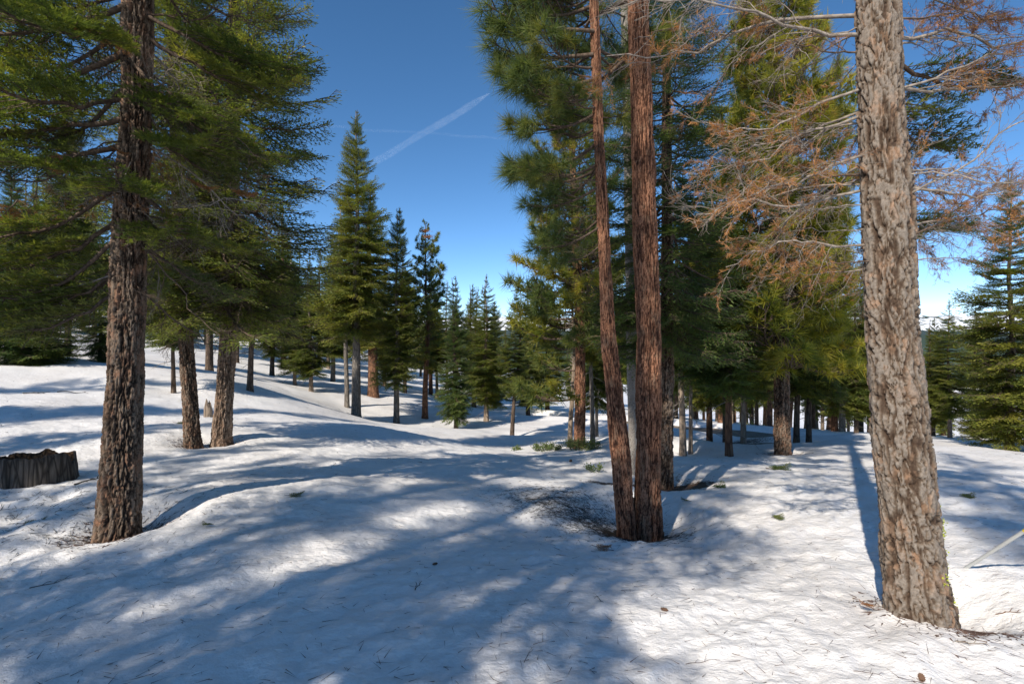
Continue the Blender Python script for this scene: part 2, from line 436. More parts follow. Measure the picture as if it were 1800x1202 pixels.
# ground control points that belong to no tree
CTRL = [
 (900, 1202, 2.4), (300, 1202, 2.35), (1500, 1202, 2.4), (100, 1120, 3.0), (1700, 1190, 2.5), (600, 1050, 3.25), (1200, 1050, 3.3),
 (600, 900, 5.2), (600, 820, 8.0), (800, 850, 7.0), (850, 930, 5.2), (1300, 900, 5.6), (1300, 830, 8.5), (1450, 800, 11.2), (1700, 830, 8.5),
 (1700, 790, 13), (1500, 775, 15.5), (1600, 772, 17.5), (1700, 1000, 3.8), (60, 990, 4.3), (400, 930, 4.6), (30, 880, 5.8), (50, 750, 10.5), (100, 690, 15), (200, 655, 18.5),
 (270, 800, 8.6), (480, 770, 11), (600, 744, 14), (700, 757, 14.2), (800, 776, 14), (880, 792, 13.5), (640, 748, 18.5), (760, 762, 18.5), (840, 785, 17),
 (200, 720, 13), (500, 730, 15.5), (420, 715, 16.5), (130, 590, 38), (320, 600, 44), (420, 615, 44), (520, 640, 44), (600, 650, 46), (700, 662, 52), (800, 672, 60), (880, 688, 62), (960, 684, 72),
 (930, 760, 24), (960, 745, 27), (1000, 792, 13.5), (950, 795, 14), (980, 776, 18), (1118, 928, 5.6), (1125, 868, 7.8), (1130, 958, 5.15), (1010, 945, 5.1), (1250, 940, 5.2),
 (1240, 768, 23), (1180, 760, 26), (1330, 772, 23), (1120, 750, 29), (1060, 742, 32), (1230, 746, 38), (1300, 744, 44), (1450, 755, 45), (1600, 765, 32), (1800, 772, 30),
 (1700, 800, 48), (1500, 775, 60), (1200, 735, 70), (205, 940, 5.0), (360, 775, 10), (1640, 1085, 3.05), (65, 850, 6.6), (1168, 850, 8), (1110, 838, 9.0), (1375, 797, 12.2), (1018, 785, 15)]
_pts = [P(*c) for c in CTRL] + [P(m[0], m[1], m[2]) for m in MID]
_pts += [np.array(p, float) for p in [(0, 0, 0), (-6, -1, .1), (6, -1, -.1), (0, -8, .3), (-15, -10, .9), (15, -10, .3), (-30, 5, 1.2), (-26, 22, 3.4), (30, 8, -2.2), (0, -40, 2), (-40, -30, 4), (40, -30, 0), (-70, 40, 9), (60, 30, -6), (-60, 90, 9), (-20, 110, 2), (40, 110, -14), (110, 90, -22), (110, 0, -12), (-120, 60, 16), (-90, 150, 14), (0, 160, -12), (0, -120, 4), (-120, -60, 12)]]
_pts = np.array(_pts)
_C = 2.0
def _K(ax, ay): return -np.sqrt((ax[:, None] - _pts[None, :, 0]) ** 2 + (ay[:, None] - _pts[None, :, 1]) ** 2 + _C)
_n = len(_pts)
_A = np.zeros((_n + 3, _n + 3)); _A[:_n, :_n] = _K(_pts[:, 0], _pts[:, 1]) + np.diag(.03 + .03 * np.hypot(_pts[:, 0], _pts[:, 1]))
_Q = np.c_[np.ones(_n), _pts[:, :2]]; _A[:_n, _n:] = _Q; _A[_n:, :_n] = _Q.T
_W = np.linalg.solve(_A, np.r_[_pts[:, 2], 0, 0, 0])
# melt hollows round trunks: x, y, radius, depth
def _g(px, py, d): p = P(px, py, d); return p[0], p[1]
WELLS = [(*_g(222, 945, 5.08), .46, .32), (*_g(1124, 916, 5.85), .66, .34), (*_g(1675, 1075, 3.32), .36, .22), (*_g(1168, 850, 8), .85, .22), (*_g(1110, 838, 9.0), .5, .15),
         (*_g(390, 772, 10), .5, .14), (*_g(338, 780, 9.7), .55, .2), (*_g(1375, 797, 12.1), .7, .10), (*_g(1255, 785, 18), 1.4, .25), (*_g(900, 767, 22), 1.2, .3), (*_g(1018, 790, 15), .9, .15)]
WELLS += [(*_g(m[0], m[1], m[2]), .9, .12) for m in MID if m[2] > 12]
ROADP = np.array([P(1400, 780, 21), P(1330, 775, 22.5), P(1240, 767, 24), P(1150, 757, 26.5), P(1060, 745, 30), P(985, 730, 34), P(945, 722, 39)])[:, :2]


def road_dist(x, y):
    best = np.full(x.shape, 1e9)
    for a, b in zip(ROADP[:-1], ROADP[1:]):
        ab = b - a
        t = np.clip(((x - a[0]) * ab[0] + (y - a[1]) * ab[1]) / (ab @ ab), 0, 1)
        best = np.minimum(best, np.hypot(x - a[0] - t * ab[0], y - a[1] - t * ab[1]))
    return best


def H(x, y, fine=True):
    x = np.atleast_1d(np.asarray(x, float)); y = np.atleast_1d(np.asarray(y, float))
    r = np.hypot(x, y)
    k = np.minimum(1, 170 / np.maximum(r, 1e-6)); xx, yy = x * k, y * k
    z = np.empty(x.shape)
    for i in range(0, len(x), 40000):
        s = slice(i, i + 40000)
        z[s] = _K(xx[s], yy[s]) @ _W[:_n] + _W[_n] + _W[_n + 1] * xx[s] + _W[_n + 2] * yy[s]
    far = sstep(150, 1500, r)
    z = z * (1 - far) + far * (-210 + 60 * fbm(x / 900, y / 900, o=3, s=40))
    z += .10 * fbm(x / 4.2, y / 4.2, o=3, s=3) * sstep(3, 12, r) + .05 * fbm(x / 1.3, y / 1.3, o=2, s=5) * sstep(1, 6, r)
    for wx, wy, wr, wd in WELLS:
        d2 = (x - wx) ** 2 + (y - wy) ** 2
        z -= wd * np.exp(-d2 / wr ** 2)
    rd = road_dist(x, y)
    z += .16 * np.exp(-((rd - 2.5) / .8) ** 2) - .42 * (1 - sstep(1.3, 2.1, rd))
    if fine:
        near = 1 - sstep(9, 30, r)
        a = .6
        u = x * math.cos(a) + y * math.sin(a); v = -x * math.sin(a) + y * math.cos(a)
        z += near * (.028 * fbm(u / .42, v / .26, o=3, s=9) + .013 * vnoise(u / .14, v / .085, s=12) + .006 * vnoise(u / .05, v / .035, s=14))
        # trampled, lumpy snow left of the furrowed trunk
        lump = np.exp(-(((x + 5.2) / 1.6) ** 2 + ((y - 5.6) / 1.0) ** 2))
        z += lump * .07 * fbm(x / .22, y / .22, o=3, s=21)
    return z


def Z(x, y): return float(H(x, y)[0])


_t0 = _pts[:, 2].copy(); _tt = _t0.copy()
for _it in range(2):
    _res = _t0 - H(_pts[:, 0], _pts[:, 1], False)
    _tt = _tt + _res * .8 * (np.hypot(_pts[:, 0], _pts[:, 1]) < 40)
    _W = np.linalg.solve(_A, np.r_[_tt, 0, 0, 0])

# ------------------------------------------------------------------ snow ground: one polar sheet out to the valley
def build_ground():
    th = np.concatenate([np.radians(np.arange(-58, 58, .2)), np.radians(np.arange(58, 302, 3.0))])
    rr = np.concatenate([[.02, .35], np.geomspace(.8, 70, 520), np.geomspace(74, 9000, 60)])
    T, RR = np.meshgrid(th, rr)
    x = (RR * np.sin(T)).ravel(); y = (RR * np.cos(T)).ravel()
    z = H(x, y)
    nt_, nr = len(th), len(rr)
    i = np.arange(nr - 1)[:, None] * nt_; j = np.arange(nt_)[None, :]; k = (j + 1) % nt_
    F = np.stack([i + j, i + nt_ + j, i + nt_ + k, i + k], -1).reshape(-1, 4)[:, ::-1]
    lit = np.zeros(x.shape)
    for px, py, d, rx, ry, am in [(1168, 856, 7.75, .75, .5, 1.1), (1098, 862, 7.6, .6, .38, 1.0), (1120, 932, 5.55, .42, .32, 1.05), (215, 955, 4.95, .42, .3, .75), (1255, 788, 17, 2.3, 1.3, 1.1),
                                 (1290, 786, 19.5, 1.7, 1.0, .7), (1018, 788, 15, .7, .5, .7), (1640, 1090, 3.12, .3, .25, .45), (1375, 797, 12.1, .4, .35, .6), (1325, 780, 19, 1.2, .6, .55), (338, 782, 9.7, .35, .3, .7), (390, 772, 10, .32, .28, .65)]:
        c = P(px, py, d)
        q = ((x - c[0]) / rx) ** 2 + ((y - c[1]) / ry) ** 2
        lit = np.maximum(lit, am * np.exp(-q * .8))
    g = struct(link('snow_ground', mesh_from('snow_ground', np.c_[x, y, z], F, [M_SNOW], None, True, {'litter': lit})))
    return g


build_ground()


def build_road():
    pts = []
    for a, b in zip(ROADP[:-1], ROADP[1:]):
        for t in np.linspace(0, 1, 8, endpoint=False): pts.append(a + (b - a) * t)
    pts = np.array(pts + [ROADP[-1]])
    for _ in range(6): pts[1:-1] = (pts[:-2] + pts[1:-1] * 2 + pts[2:]) / 4
    T = np.gradient(pts, axis=0); T /= np.linalg.norm(T, axis=1)[:, None]
    n = np.c_[-T[:, 1], T[:, 0]]
    V = []
    cz = H(pts[:, 0], pts[:, 1], False) + .13
    for _ in range(4): cz[1:-1] = (cz[:-2] + cz[1:-1] * 2 + cz[2:]) / 4
    for w in np.linspace(-2.1, 2.1, 7):
        q = pts + n * w
        V.append(np.c_[q, cz])
    V = np.stack(V, 1).reshape(-1, 3)
    i = np.arange(len(pts) - 1)[:, None] * 7; j = np.arange(6)[None]
    F = np.stack([i + j, i + j + 1, i + 8 + j, i + 7 + j], -1).reshape(-1, 4)
    struct(link('road', mesh_from('road', V, F, [M_ROAD])))


build_road()

# ------------------------------------------------------------------ far hills and mountains
def ridge(name, dist, top_py, amp, mat_, x0=-1.6, x1=1.9, base=-260, seed=0, nx=420, ny=26, width=None, off=None):
    th = np.linspace(x0, x1, nx); t = np.linspace(0, 1, ny)
    TH, TT = np.meshgrid(th, t)
    top = CAMZ - (top_py - 601) / 900 * dist
    width = width or dist * .35
    prof = fbm(TH * 5 + seed, TH * 0 + seed, o=5, s=seed) * amp
    y = dist + (TT - .5) * width
    x = TH * dist
    h = base + (top - base + prof) * np.sin(TT * np.pi) ** 1.0
    h = h + amp * .5 * fbm(x / dist * 18, y / dist * 18, o=4, s=seed + 3) * np.sin(TT * np.pi)
    i = np.arange(ny - 1)[:, None] * nx; j = np.arange(nx - 1)[None]
    F = np.stack([i + j, i + j + 1, i + nx + j + 1, i + nx + j], -1).reshape(-1, 4)
    return struct(link(name, mesh_from(name, np.c_[x.ravel(), y.ravel(), h.ravel()], F, [mat_])))


def hill_mat(name, snow_amt, scale, dark=(.035, .055, .045), white=(.8, .82, .85)):
    m, nt, p, out = mat(name)
    tc = nt.nodes.new('ShaderNodeTexCoord')
    n1 = N(nt, 'ShaderNodeTexNoise', Scale=scale, Detail=9.0, Roughness=.72); nt.links.new(tc.outputs['Object'], n1.inputs['Vector'])
    nt.links.new(ramp(nt, n1.outputs['Fac'], [(snow_amt, dark), (snow_amt + .05, white)]), p.inputs['Base Color'])
    p.inputs['Roughness'].default_value = .9
    return m


ridge('distant_snow_mountains', 9000, 556, 90, hill_mat('far_snow', .44, .006), seed=3)
ridge('forested_far_hills', 5200, 580, 45, hill_mat('far_forest', .66, .02, (.03, .05, .05)), seed=8)
ridge('forested_near_hills', 2600, 592, 20, hill_mat('near_forest', .69, .04, (.025, .045, .032)), seed=14)

# ------------------------------------------------------------------ contrails: long thin clouds high above the hills
def contrail_mat(name, dens):
    m, nt, p, out = mat(name)
    nt.nodes.remove(p)
    lw = N(nt, 'ShaderNodeLayerWeight', Blend=.5)
    tc = nt.nodes.new('ShaderNodeTexCoord')
    n1 = N(nt, 'ShaderNodeTexNoise', Scale=.006, Detail=5.0, Roughness=.6); nt.links.new(tc.outputs['Object'], n1.inputs['Vector'])
    inv = N(nt, 'ShaderNodeMath', operation='SUBTRACT'); inv.inputs[0].default_value = 1; nt.links.new(lw.outputs['Facing'], inv.inputs[1])
    pw = N(nt, 'ShaderNodeMath', operation='POWER'); pw.inputs[1].default_value = 1.8; nt.links.new(inv.outputs[0], pw.inputs[0])
    mr = N(nt, 'ShaderNodeMapRange'); mr.inputs[1].default_value = .3; mr.inputs[2].default_value = .7; mr.inputs[3].default_value = .25; mr.inputs[4].default_value = 1.0; nt.links.new(n1.outputs['Fac'], mr.inputs[0])
    k = N(nt, 'ShaderNodeMath', operation='MULTIPLY'); nt.links.new(pw.outputs[0], k.inputs[0]); nt.links.new(mr.outputs[0], k.inputs[1])
    k2 = N(nt, 'ShaderNodeMath', operation='MULTIPLY'); k2.inputs[1].default_value = dens; nt.links.new(k.outputs[0], k2.inputs[0])
    df = nt.nodes.new('ShaderNodeBsdfTranslucent'); df.inputs[0].default_value = (.9, .9, .9, 1)
    d2 = nt.nodes.new('ShaderNodeBsdfDiffuse'); d2.inputs[0].default_value = (.9, .9, .9, 1)
    a = nt.nodes.new('ShaderNodeAddShader'); nt.links.new(df.outputs[0], a.inputs[0]); nt.links.new(d2.outputs[0], a.inputs[1])
    tr = nt.nodes.new('ShaderNodeBsdfTransparent')
    mx = nt.nodes.new('ShaderNodeMixShader'); nt.links.new(k2.outputs[0], mx.inputs[0]); nt.links.new(tr.outputs[0], mx.inputs[1]); nt.links.new(a.outputs[0], mx.inputs[2])
    nt.links.new(mx.outputs[0], out.inputs[0])
    return m


def contrail(a, b, r0, r1, dens, label):
    p, q = P(*a), P(*b)
    t = np.linspace(0, 1, 60)[:, None]
    pts = p + (q - p) * t
    pts[:, 2] += 14 * vnoise(t[:, 0] * 9, t[:, 0] * 0 + 3)
    rad = r0 + (r1 - r0) * t[:, 0]
    rad = rad * (1 + .15 * vnoise(t[:, 0] * 30, t[:, 0] * 0)) * np.minimum(1, (1 - t[:, 0]) * 25 + .05)
    V, F = tube(pts, rad, 20)
    tag(link('contrail', mesh_from('contrail', V, F, [contrail_mat('ice_cloud', dens)])), label, 'contrail')


contrail((505, 375, 10000), (862, 166, 5200), 70, 38, .085, 'broad white contrail rising to the right across the open sky')
contrail((560, 222, 6400), (930, 247, 6900), 20, 16, .015, 'thin faint contrail crossing the sky above the broad one')


# ------------------------------------------------------------------ bough templates
def blade(p, d, side, L, w):
    """a flat two-triangle needle cluster from p along d, widened along side; arrays (n,3)"""
    p = np.atleast_2d(p); d = np.atleast_2d(d); side = np.atleast_2d(side)
    L = np.broadcast_to(np.asarray(L, float), (len(p),))[:, None]; w = np.broadcast_to(np.asarray(w, float), (len(p),))[:, None]
    V = np.stack([p, p + d * L * .45 + side * w, p + d * L, p + d * L * .45 - side * w], 1)
    n = len(p); b = np.arange(n)[:, None] * 4
    F = np.concatenate([b + np.array([[0, 1, 2]]), b + np.array([[0, 2, 3]])])
    return V.reshape(-1, 3), F


def unit(v):
    v = np.asarray(v, float); return v / (np.linalg.norm(v, axis=-1, keepdims=True) + 1e-9)


def fir_bough(rng, det, droop=.12, bare=.12, bl=1.0):
    """a flat fir spray 1 m long along +X. det 3: single needles in rows; 2: clusters; 1: coarse."""
    wood, leaf = Acc(), Acc()
    nm = 12
    t = np.linspace(0, 1, nm)
    ax = np.c_[t, .05 * np.sin(t * 3 + rng.uniform(0, 6)), -droop * np.sin(t * 2.4) + .10 * t ** 3 + .01 * rng.normal(size=nm)]
    f = lambda s: np.array([np.interp(s, t, ax[:, k]) for k in range(3)]).T
    V, F = tube(ax, np.linspace(.017, .002, nm), 5 if det > 1 else 3)
    wood.add(V, F)
    step = {3: .042, 2: .055, 1: .085}[det]
    s = bare
    sg = 1
    while s < .99:
        p0 = f(s)
        sg = -sg
        Ls = (.44 * (1 - s) ** .75 + .05) * rng.uniform(.65, 1.15) * (.55 + .45 * min(1, (s - bare) / .2 + .3))
        ang = R(rng.uniform(42, 62)) * sg
        d0 = unit(np.array([math.cos(ang), math.sin(ang), rng.uniform(-.22, .14)]))
        ns = max(3, int(Ls / .05))
        q = np.linspace(0, 1, ns)[:, None]
        tw = p0 + d0 * q * Ls + np.array([1, 0, 0]) * (q ** 2) * Ls * .22 + np.array([0, 0, -.16]) * q ** 2 * Ls
        if det > 1:
            V, F = tube(tw, np.linspace(.004, .0012, ns), 3); wood.add(V, F)
        tint = np.clip(.45 + rng.normal(0, .13), 0, 1)
        twigs = [tw]
        if det > 1 or Ls > .2:
            m = int(Ls / (.045 if det > 1 else .09))
            for k in range(1, m):
                qq = k / m
                a2 = R(rng.uniform(35, 60)) * (1 if k % 2 else -1)
                dd = np.array([d0[0] * math.cos(a2) - d0[1] * math.sin(a2), d0[0] * math.sin(a2) + d0[1] * math.cos(a2), rng.uniform(-.25, .2)])
                b = np.array([np.interp(qq, q[:, 0], tw[:, c]) for c in range(3)])
                l2 = Ls * (1 - qq) * .5 + .04
                twigs.append(b + unit(dd) * np.linspace(0, 1, max(3, int(l2 / .035)))[:, None] * l2)
        for w in twigs:
            n = len(w)
            d = unit(np.gradient(w, axis=0))
            sd = unit(np.cross(d, [0, 0, 1.0]))
            if det == 3:
                # rows of needle bundles on both sides and above
                for rep in range(4):
                    u = (np.arange(n - 1) + rng.uniform(.0, 1, n - 1))
                    i0 = np.floor(u).astype(int).clip(0, n - 2); fr = (u - i0)[:, None]
                    pp = w[i0] * (1 - fr) + w[i0 + 1] * fr
                    for sgn in (-1, 1, 0):
                        m_ = len(pp)
                        dirn = unit(d[i0] * .75 + sd[i0] * sgn * .85 + np.array([0, 0, 1]) * (rng.uniform(-.1, .35, (m_, 1)) + (.5 if sgn == 0 else 0)))
                        side = unit(np.cross(dirn, [0, 0, 1.0]) + rng.normal(0, .35, (m_, 3)))
                        V, F = blade(pp, dirn, side, rng.uniform(.028, .05, m_), .0034)
                        leaf.add(V, F, np.repeat(np.clip(tint + rng.normal(0, .08, m_), 0, 1), 4))
            else:
                lw, ww = ((.07 * bl ** .4, .014 * bl) if det == 2 else (.13, .036))
                u = np.linspace(0, n - 1.02, max(2, int(np.linalg.norm(w[-1] - w[0]) / ((.038 * bl ** .7) if det == 2 else .07))))
                i0 = np.floor(u).astype(int); fr = (u - i0)[:, None]
                pp = w[i0] * (1 - fr) + w[i0 + 1] * fr
                m_ = len(pp)
                sgn = np.where(np.arange(m_) % 2 == 0, 1, -1)[:, None]
                dirn = unit(d[i0] + sd[i0] * sgn * .5 + np.array([0, 0, 1]) * rng.uniform(-.25, .35, (m_, 1)))
                side = unit(np.cross(dirn, [0, 0, 1.0]) + rng.normal(0, .45, (m_, 3)))
                V, F = blade(pp, dirn, side, rng.uniform(.7, 1.15, m_) * lw, ww * rng.uniform(.7, 1.2, m_))
                leaf.add(V, F, np.repeat(np.clip(tint + rng.normal(0, .1, m_), 0, 1), 4))
        s += step * rng.uniform(.7, 1.3) * .5
    return wood, leaf


def tuft(rng, p, d, L, n, w, back=.1):
    """a pine tuft: long needles springing forward from the end of a twig"""
    d = unit(d)
    v = unit(rng.normal(size=(n, 3)))
    dirn = unit(v * 1.0 + d * rng.uniform(.25, 1.3, (n, 1)) + np.array([0, 0, .05]))
    base = p - d * rng.uniform(0, back, (n, 1))
    side = unit(np.cross(dirn, rng.normal(size=(n, 3)))) * w
    ln = L * rng.uniform(.7, 1.1, (n, 1))
    V = np.stack([base - side, base + side, base + dirn * ln + np.array([0, 0, -.05]) * ln], 1).reshape(-1, 3)
    F = np.arange(3 * n).reshape(-1, 3)
    return V, F


def pine_bough(rng, det, nlen=.17, rise=.25, dense=1.0):
    """1 m pine limb: bare towards the trunk, tufts at the ends. det 3 near, 1 far"""
    wood, leaf = Acc(), Acc()
    t = np.linspace(0, 1, 9)
    ax = np.c_[t, .06 * np.sin(t * 4 + rng.uniform(0, 6)), -.1 * np.sin(t * 2.6) + rise * t ** 2]
    f = lambda s: np.array([np.interp(s, t, ax[:, k]) for k in range(3)])
    V, F = tube(ax, np.linspace(.02, .006, 9), 5); wood.add(V, F)
    nn = {3: 62, 2: 30, 1: 20}[det]; w = {3: .003, 2: .0068, 1: .011}[det]
    ends = [(f(1.0), unit(f(1.0) - f(.9)))]
    cnt = int(13 * dense)
    for k in range(cnt):
        s = .22 + .75 * (k + rng.uniform(0, 1)) / cnt
        p = f(s)
        a = R(rng.uniform(25, 70)) * (1 if k % 2 else -1)
        Lb = (.42 * (1 - s) + .14) * rng.uniform(.7, 1.2)
        dd = unit(np.array([math.cos(a), math.sin(a), rng.uniform(-.1, .55)]))
        q = np.linspace(0, 1, 5)[:, None]
        tw = p + dd * q * Lb + np.array([0, 0, .18]) * q ** 2 * Lb
        V, F = tube(tw, np.linspace(.008, .004, 5), 4 if det > 1 else 3); wood.add(V, F)
        ends.append((tw[-1], unit(tw[-1] - tw[-2])))
        if Lb > .25:
            a3 = a + R(rng.uniform(-50, 50)); d3 = unit(np.array([math.cos(a3), math.sin(a3), rng.uniform(0, .5)]))
            e = tw[2] + d3 * Lb * .5
            V, F = tube(np.array([tw[2], (tw[2] + e) / 2 + [0, 0, .01], e]), [.005, .004, .003], 3); wood.add(V, F)
            ends.append((e, d3))
    for p, d in ends:
        V, F = tuft(rng, p, d, nlen * rng.uniform(.8, 1.1), nn, w, .07)
        leaf.add(V, F, np.clip(.5 + rng.normal(0, .2) + np.repeat(rng.normal(0, .12, len(V) // 3), 3), 0, 1))
    return wood, leaf


def rotz(a): c, s = math.cos(a), math.sin(a); return np.array([[c, -s, 0], [s, c, 0], [0, 0, 1]])
def roty(a): c, s = math.cos(a), math.sin(a); return np.array([[c, 0, s], [0, 1, 0], [-s, 0, c]])
def rotx(a): c, s = math.cos(a), math.sin(a); return np.array([[1, 0, 0], [0, c, -s], [0, s, c]])


def crown_mesh(name, seed, kind, h=8.0, r=1.6, nb=230, leafmat=None, woodmat=None, det=2, shape=.8, low_droop=-18, gaps=.0, top_brown=False):
    """a crown h tall with radius r, built from boughs; normalised to 1 x 1 so that it can be fitted to each tree"""
    rng = np.random.default_rng(seed)
    acc = Acc()
    tmpl = [(fir_bough(rng, det) if kind == 'fir' else pine_bough(rng, det, .2)) for _ in range(4)]
    tm = []
    for w, l in tmpl:
        tm.append((w.arrays(), l.arrays()))
    az = rng.uniform(0, 6.28)
    for k in range(nb):
        q = (k + rng.uniform(0, 1)) / nb
        zz = 1 - (1 - q) ** .82 if kind == 'fir' else q
        zz = 1 - (1 - q) ** .9
        # whorls: boughs gather in tiers
        if kind == 'fir': zz = (np.round(zz * 26) + rng.normal(0, .22)) / 26
        zz = min(max(zz, 0), .985)
        az += 2.39996 + rng.normal(0, .3)
        prof = (1 - zz) ** shape * min(1, .62 + zz * 2.4) if kind == 'fir' else (max(0, 1 - (zz * 1.02) ** 2.2)) ** .5 * min(1, .55 + zz * 2)
        L = r * max(prof, .04) * rng.uniform(.58, 1.2) * (1 + .16 * math.sin(az * 1.0 + zz * 9 + seed))
        if kind != 'fir': L = max(L, .35) * rng.uniform(.6, 1.1)
        pitch = low_droop + (48 - low_droop) * zz ** 1.3 + rng.normal(0, 7) if kind == 'fir' else -5 + 50 * zz + rng.normal(0, 14)
        M = rotz(az) @ roty(-R(pitch)) @ rotx(rng.normal(0, .25))
        (wv, wf, wt, wm), (lv, lf, lt, lm) = tm[rng.integers(4)]
        o = np.array([0, 0, zz * h - (.05 * h if False else 0)])
        if kind == 'fir': sc_ = np.array([L, L * rng.uniform(.8, 1.2), L])
        else: sc_ = np.array([L, L, L])
        bt = rng.normal(0, .13)
        if kind == 'fir':
            acc.add((wv * sc_) @ M.T + o, wf, .5, 1)
            acc.add((lv * sc_) @ M.T + o, lf, np.clip(lt + bt, 0, 1), 0)
        else:
            acc.add((wv * sc_) @ M.T + o, wf, .5, 1)
            acc.add((lv * sc_) @ M.T + o, lf, np.clip(lt + bt, 0, 1), 0)
    # leader
    V, F = tube([[0, 0, h * .9], [0, 0, h]], [.03, .008], 4); acc.add(V, F, .5, 1)
    V, F, T, Mi = acc.arrays()
    V = V / np.array([r, r, h])
    return mesh_from(name, V, F, [leafmat, woodmat], Mi, True, {'tint': T})


CR = {
 'fir': [crown_mesh('fir_crown', 100 + i, 'fir', nb=nb, leafmat=M_FIR, woodmat=M_TWIGB, shape=s, det=2, low_droop=d) for i, (nb, s, d) in enumerate([(280, .66, -16), (250, .78, -22), (290, .58, -12)])],
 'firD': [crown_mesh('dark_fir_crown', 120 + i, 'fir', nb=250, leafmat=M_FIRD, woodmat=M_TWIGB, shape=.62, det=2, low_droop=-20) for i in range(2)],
 'pineM': [crown_mesh('pine_crown', 140, 'pine', h=8, r=1.5, nb=100, leafmat=M_PINE, woodmat=M_TWIGB, det=1)],
 'sparse': [crown_mesh('thin_crown', 180 + i, 'fir', h=8, r=1.7, nb=64, leafmat=M_FIR, woodmat=M_TWIGB, shape=.55, det=2) for i in range(2)],
 'low': [crown_mesh('far_fir_crown', 160 + i, 'fir', nb=170, leafmat=M_FIR, woodmat=M_TWIGB, shape=.8, det=1) for i in range(2)],
}
BARK = {'B': M_BARK, 'G': M_BARKG, 'R': M_BARKR, 'P': M_BARKP}


def unit_trunk(key, seed, m):
    rng = np.random.default_rng(seed)
    n = 26; t = np.concatenate([[-.02, 0, .012, .03], np.linspace(.06, 1, n - 4)])
    r = (1 - t * .93) * .5
    r = np.clip(r, .02, None) * np.where(t < .05, 1 + (.05 - np.clip(t, 0, 1)) * 6, 1)
    pts = np.c_[.12 * np.cumsum(rng.normal(0, .18, n)) * (t > .1), .12 * np.cumsum(rng.normal(0, .18, n)) * (t > .1), t]
    a = np.arange(14) / 14 * 2 * np.pi
    V = []
    for i in range(n):
        rr = r[i] * (1 + .06 * rng.normal(size=14))
        V.append(np.c_[pts[i, 0] + rr * np.cos(a), pts[i, 1] + rr * np.sin(a), np.full(14, pts[i, 2])])
    V = np.concatenate(V)
    i = np.arange(n - 1)[:, None] * 14; j = np.arange(14)[None]; k = (j + 1) % 14
    F = np.stack([i + j, i + k, i + 14 + k, i + 14 + j], -1).reshape(-1, 4)
    return mesh_from('tree_trunk', V, F, [m])


# trunks are scaled from a unit shape; z is bark-stretched, so the bark grain lengthens as on a real stem
def scaled_trunk(me_key, w, h, seed):
    rng = np.random.default_rng(seed)
    n = 22; t = np.concatenate([[-.25 / h, 0, .1 / h, .3 / h], np.linspace(.06, 1, n - 4)])
    r = np.clip((1 - t * .92) * .5 * w, .012, None) * (1 + .22 * np.exp(-np.clip(t, 0, 1) * h / .18))
    walk = np.cumsum(rng.normal(0, .028, (n, 2)), 0) * (sstep(0, .5, t) * min(1, w * 3 + .3))[:, None]
    a = np.arange(14) / 14 * 2 * np.pi
    lob = 1 + .05 * np.sin(a * 3 + rng.uniform(0, 6)) + .04 * np.sin(a * 5 + rng.uniform(0, 6))
    V = np.concatenate([np.c_[walk[i, 0] + r[i] * lob * np.cos(a), walk[i, 1] + r[i] * lob * np.sin(a), np.full(14, t[i] * h)] for i in range(n)])
    i = np.arange(n - 1)[:, None] * 14; j = np.arange(14)[None]; k = (j + 1) % 14
    F = np.stack([i + j, i + k, i + 14 + k, i + 14 + j], -1).reshape(-1, 4)
    return mesh_from('tree_trunk', V, F, [BARK[me_key]])


def dead_limbs(rng, h0, h1, n, L, trunk_r, tw=.006):
    acc = Acc()
    for k in range(n):
        z = h0 + (h1 - h0) * (k + rng.uniform(0, 1)) / n
        a = rng.uniform(0, 6.28); l = L * rng.uniform(.5, 1.1)
        d = np.array([math.cos(a), math.sin(a), rng.uniform(-.45, .05)])
        q = np.linspace(0, 1, 6)[:, None]
        p = np.array([0, 0, z]) + d * q * l + np.array([0, 0, -.2]) * q ** 2 * l + rng.normal(0, .015, (6, 3)) * q
        V, F = tube(p, np.linspace(tw * 2, tw * .6, 6), 4); acc.add(V, F)
        for j in range(4):
            b = p[2 + j % 4]; dd = unit(d + rng.normal(0, .6, 3))
            V, F = tube([b, b + dd * l * .15, b + dd * l * .3 + [0, 0, -.03]], [tw * .8, tw * .6, tw * .4], 3); acc.add(V, F)
    return acc


TREE_SEED = [500]


def tree(x, y, w, H_, c0, c1, cr, kind, bark, label, name='fir_tree', group=None, lean=(0, 0), limbs=0, z=None, cat='tree', lift=.22):
    """an Empty at the foot > trunk, crown (and bare_limbs)"""
    TREE_SEED[0] += 1
    s = TREE_SEED[0]; rng = np.random.default_rng(s)
    z0 = (Z(x, y) - .03) if z is None else z
    root = bpy.data.objects.new(name, None); COL.objects.link(root)
    root.location = (float(x), float(y), z0); root.rotation_euler = (lean[1], lean[0], 0)
    tag(root, label, cat, group)
    link('trunk', scaled_trunk(bark, w, H_, s), root)
    L = CR[kind]; c0 = min(c0 + lift * cr * (c0 > .5), c1 * .8)
    me = L[s % len(L)]
    c = link('crown', me, root, (0, 0, c0), (0, 0, rng.uniform(0, 6.28)), (cr, cr * rng.uniform(.92, 1.08), c1 - c0))
    if limbs:
        a = dead_limbs(rng, max(.5, c0 * .35), c0 + .15 * (c1 - c0), limbs, cr * .55, w / 2)
        link('bare_limbs', a.mesh('bare_limbs', [M_TWIG]), root)
    return root


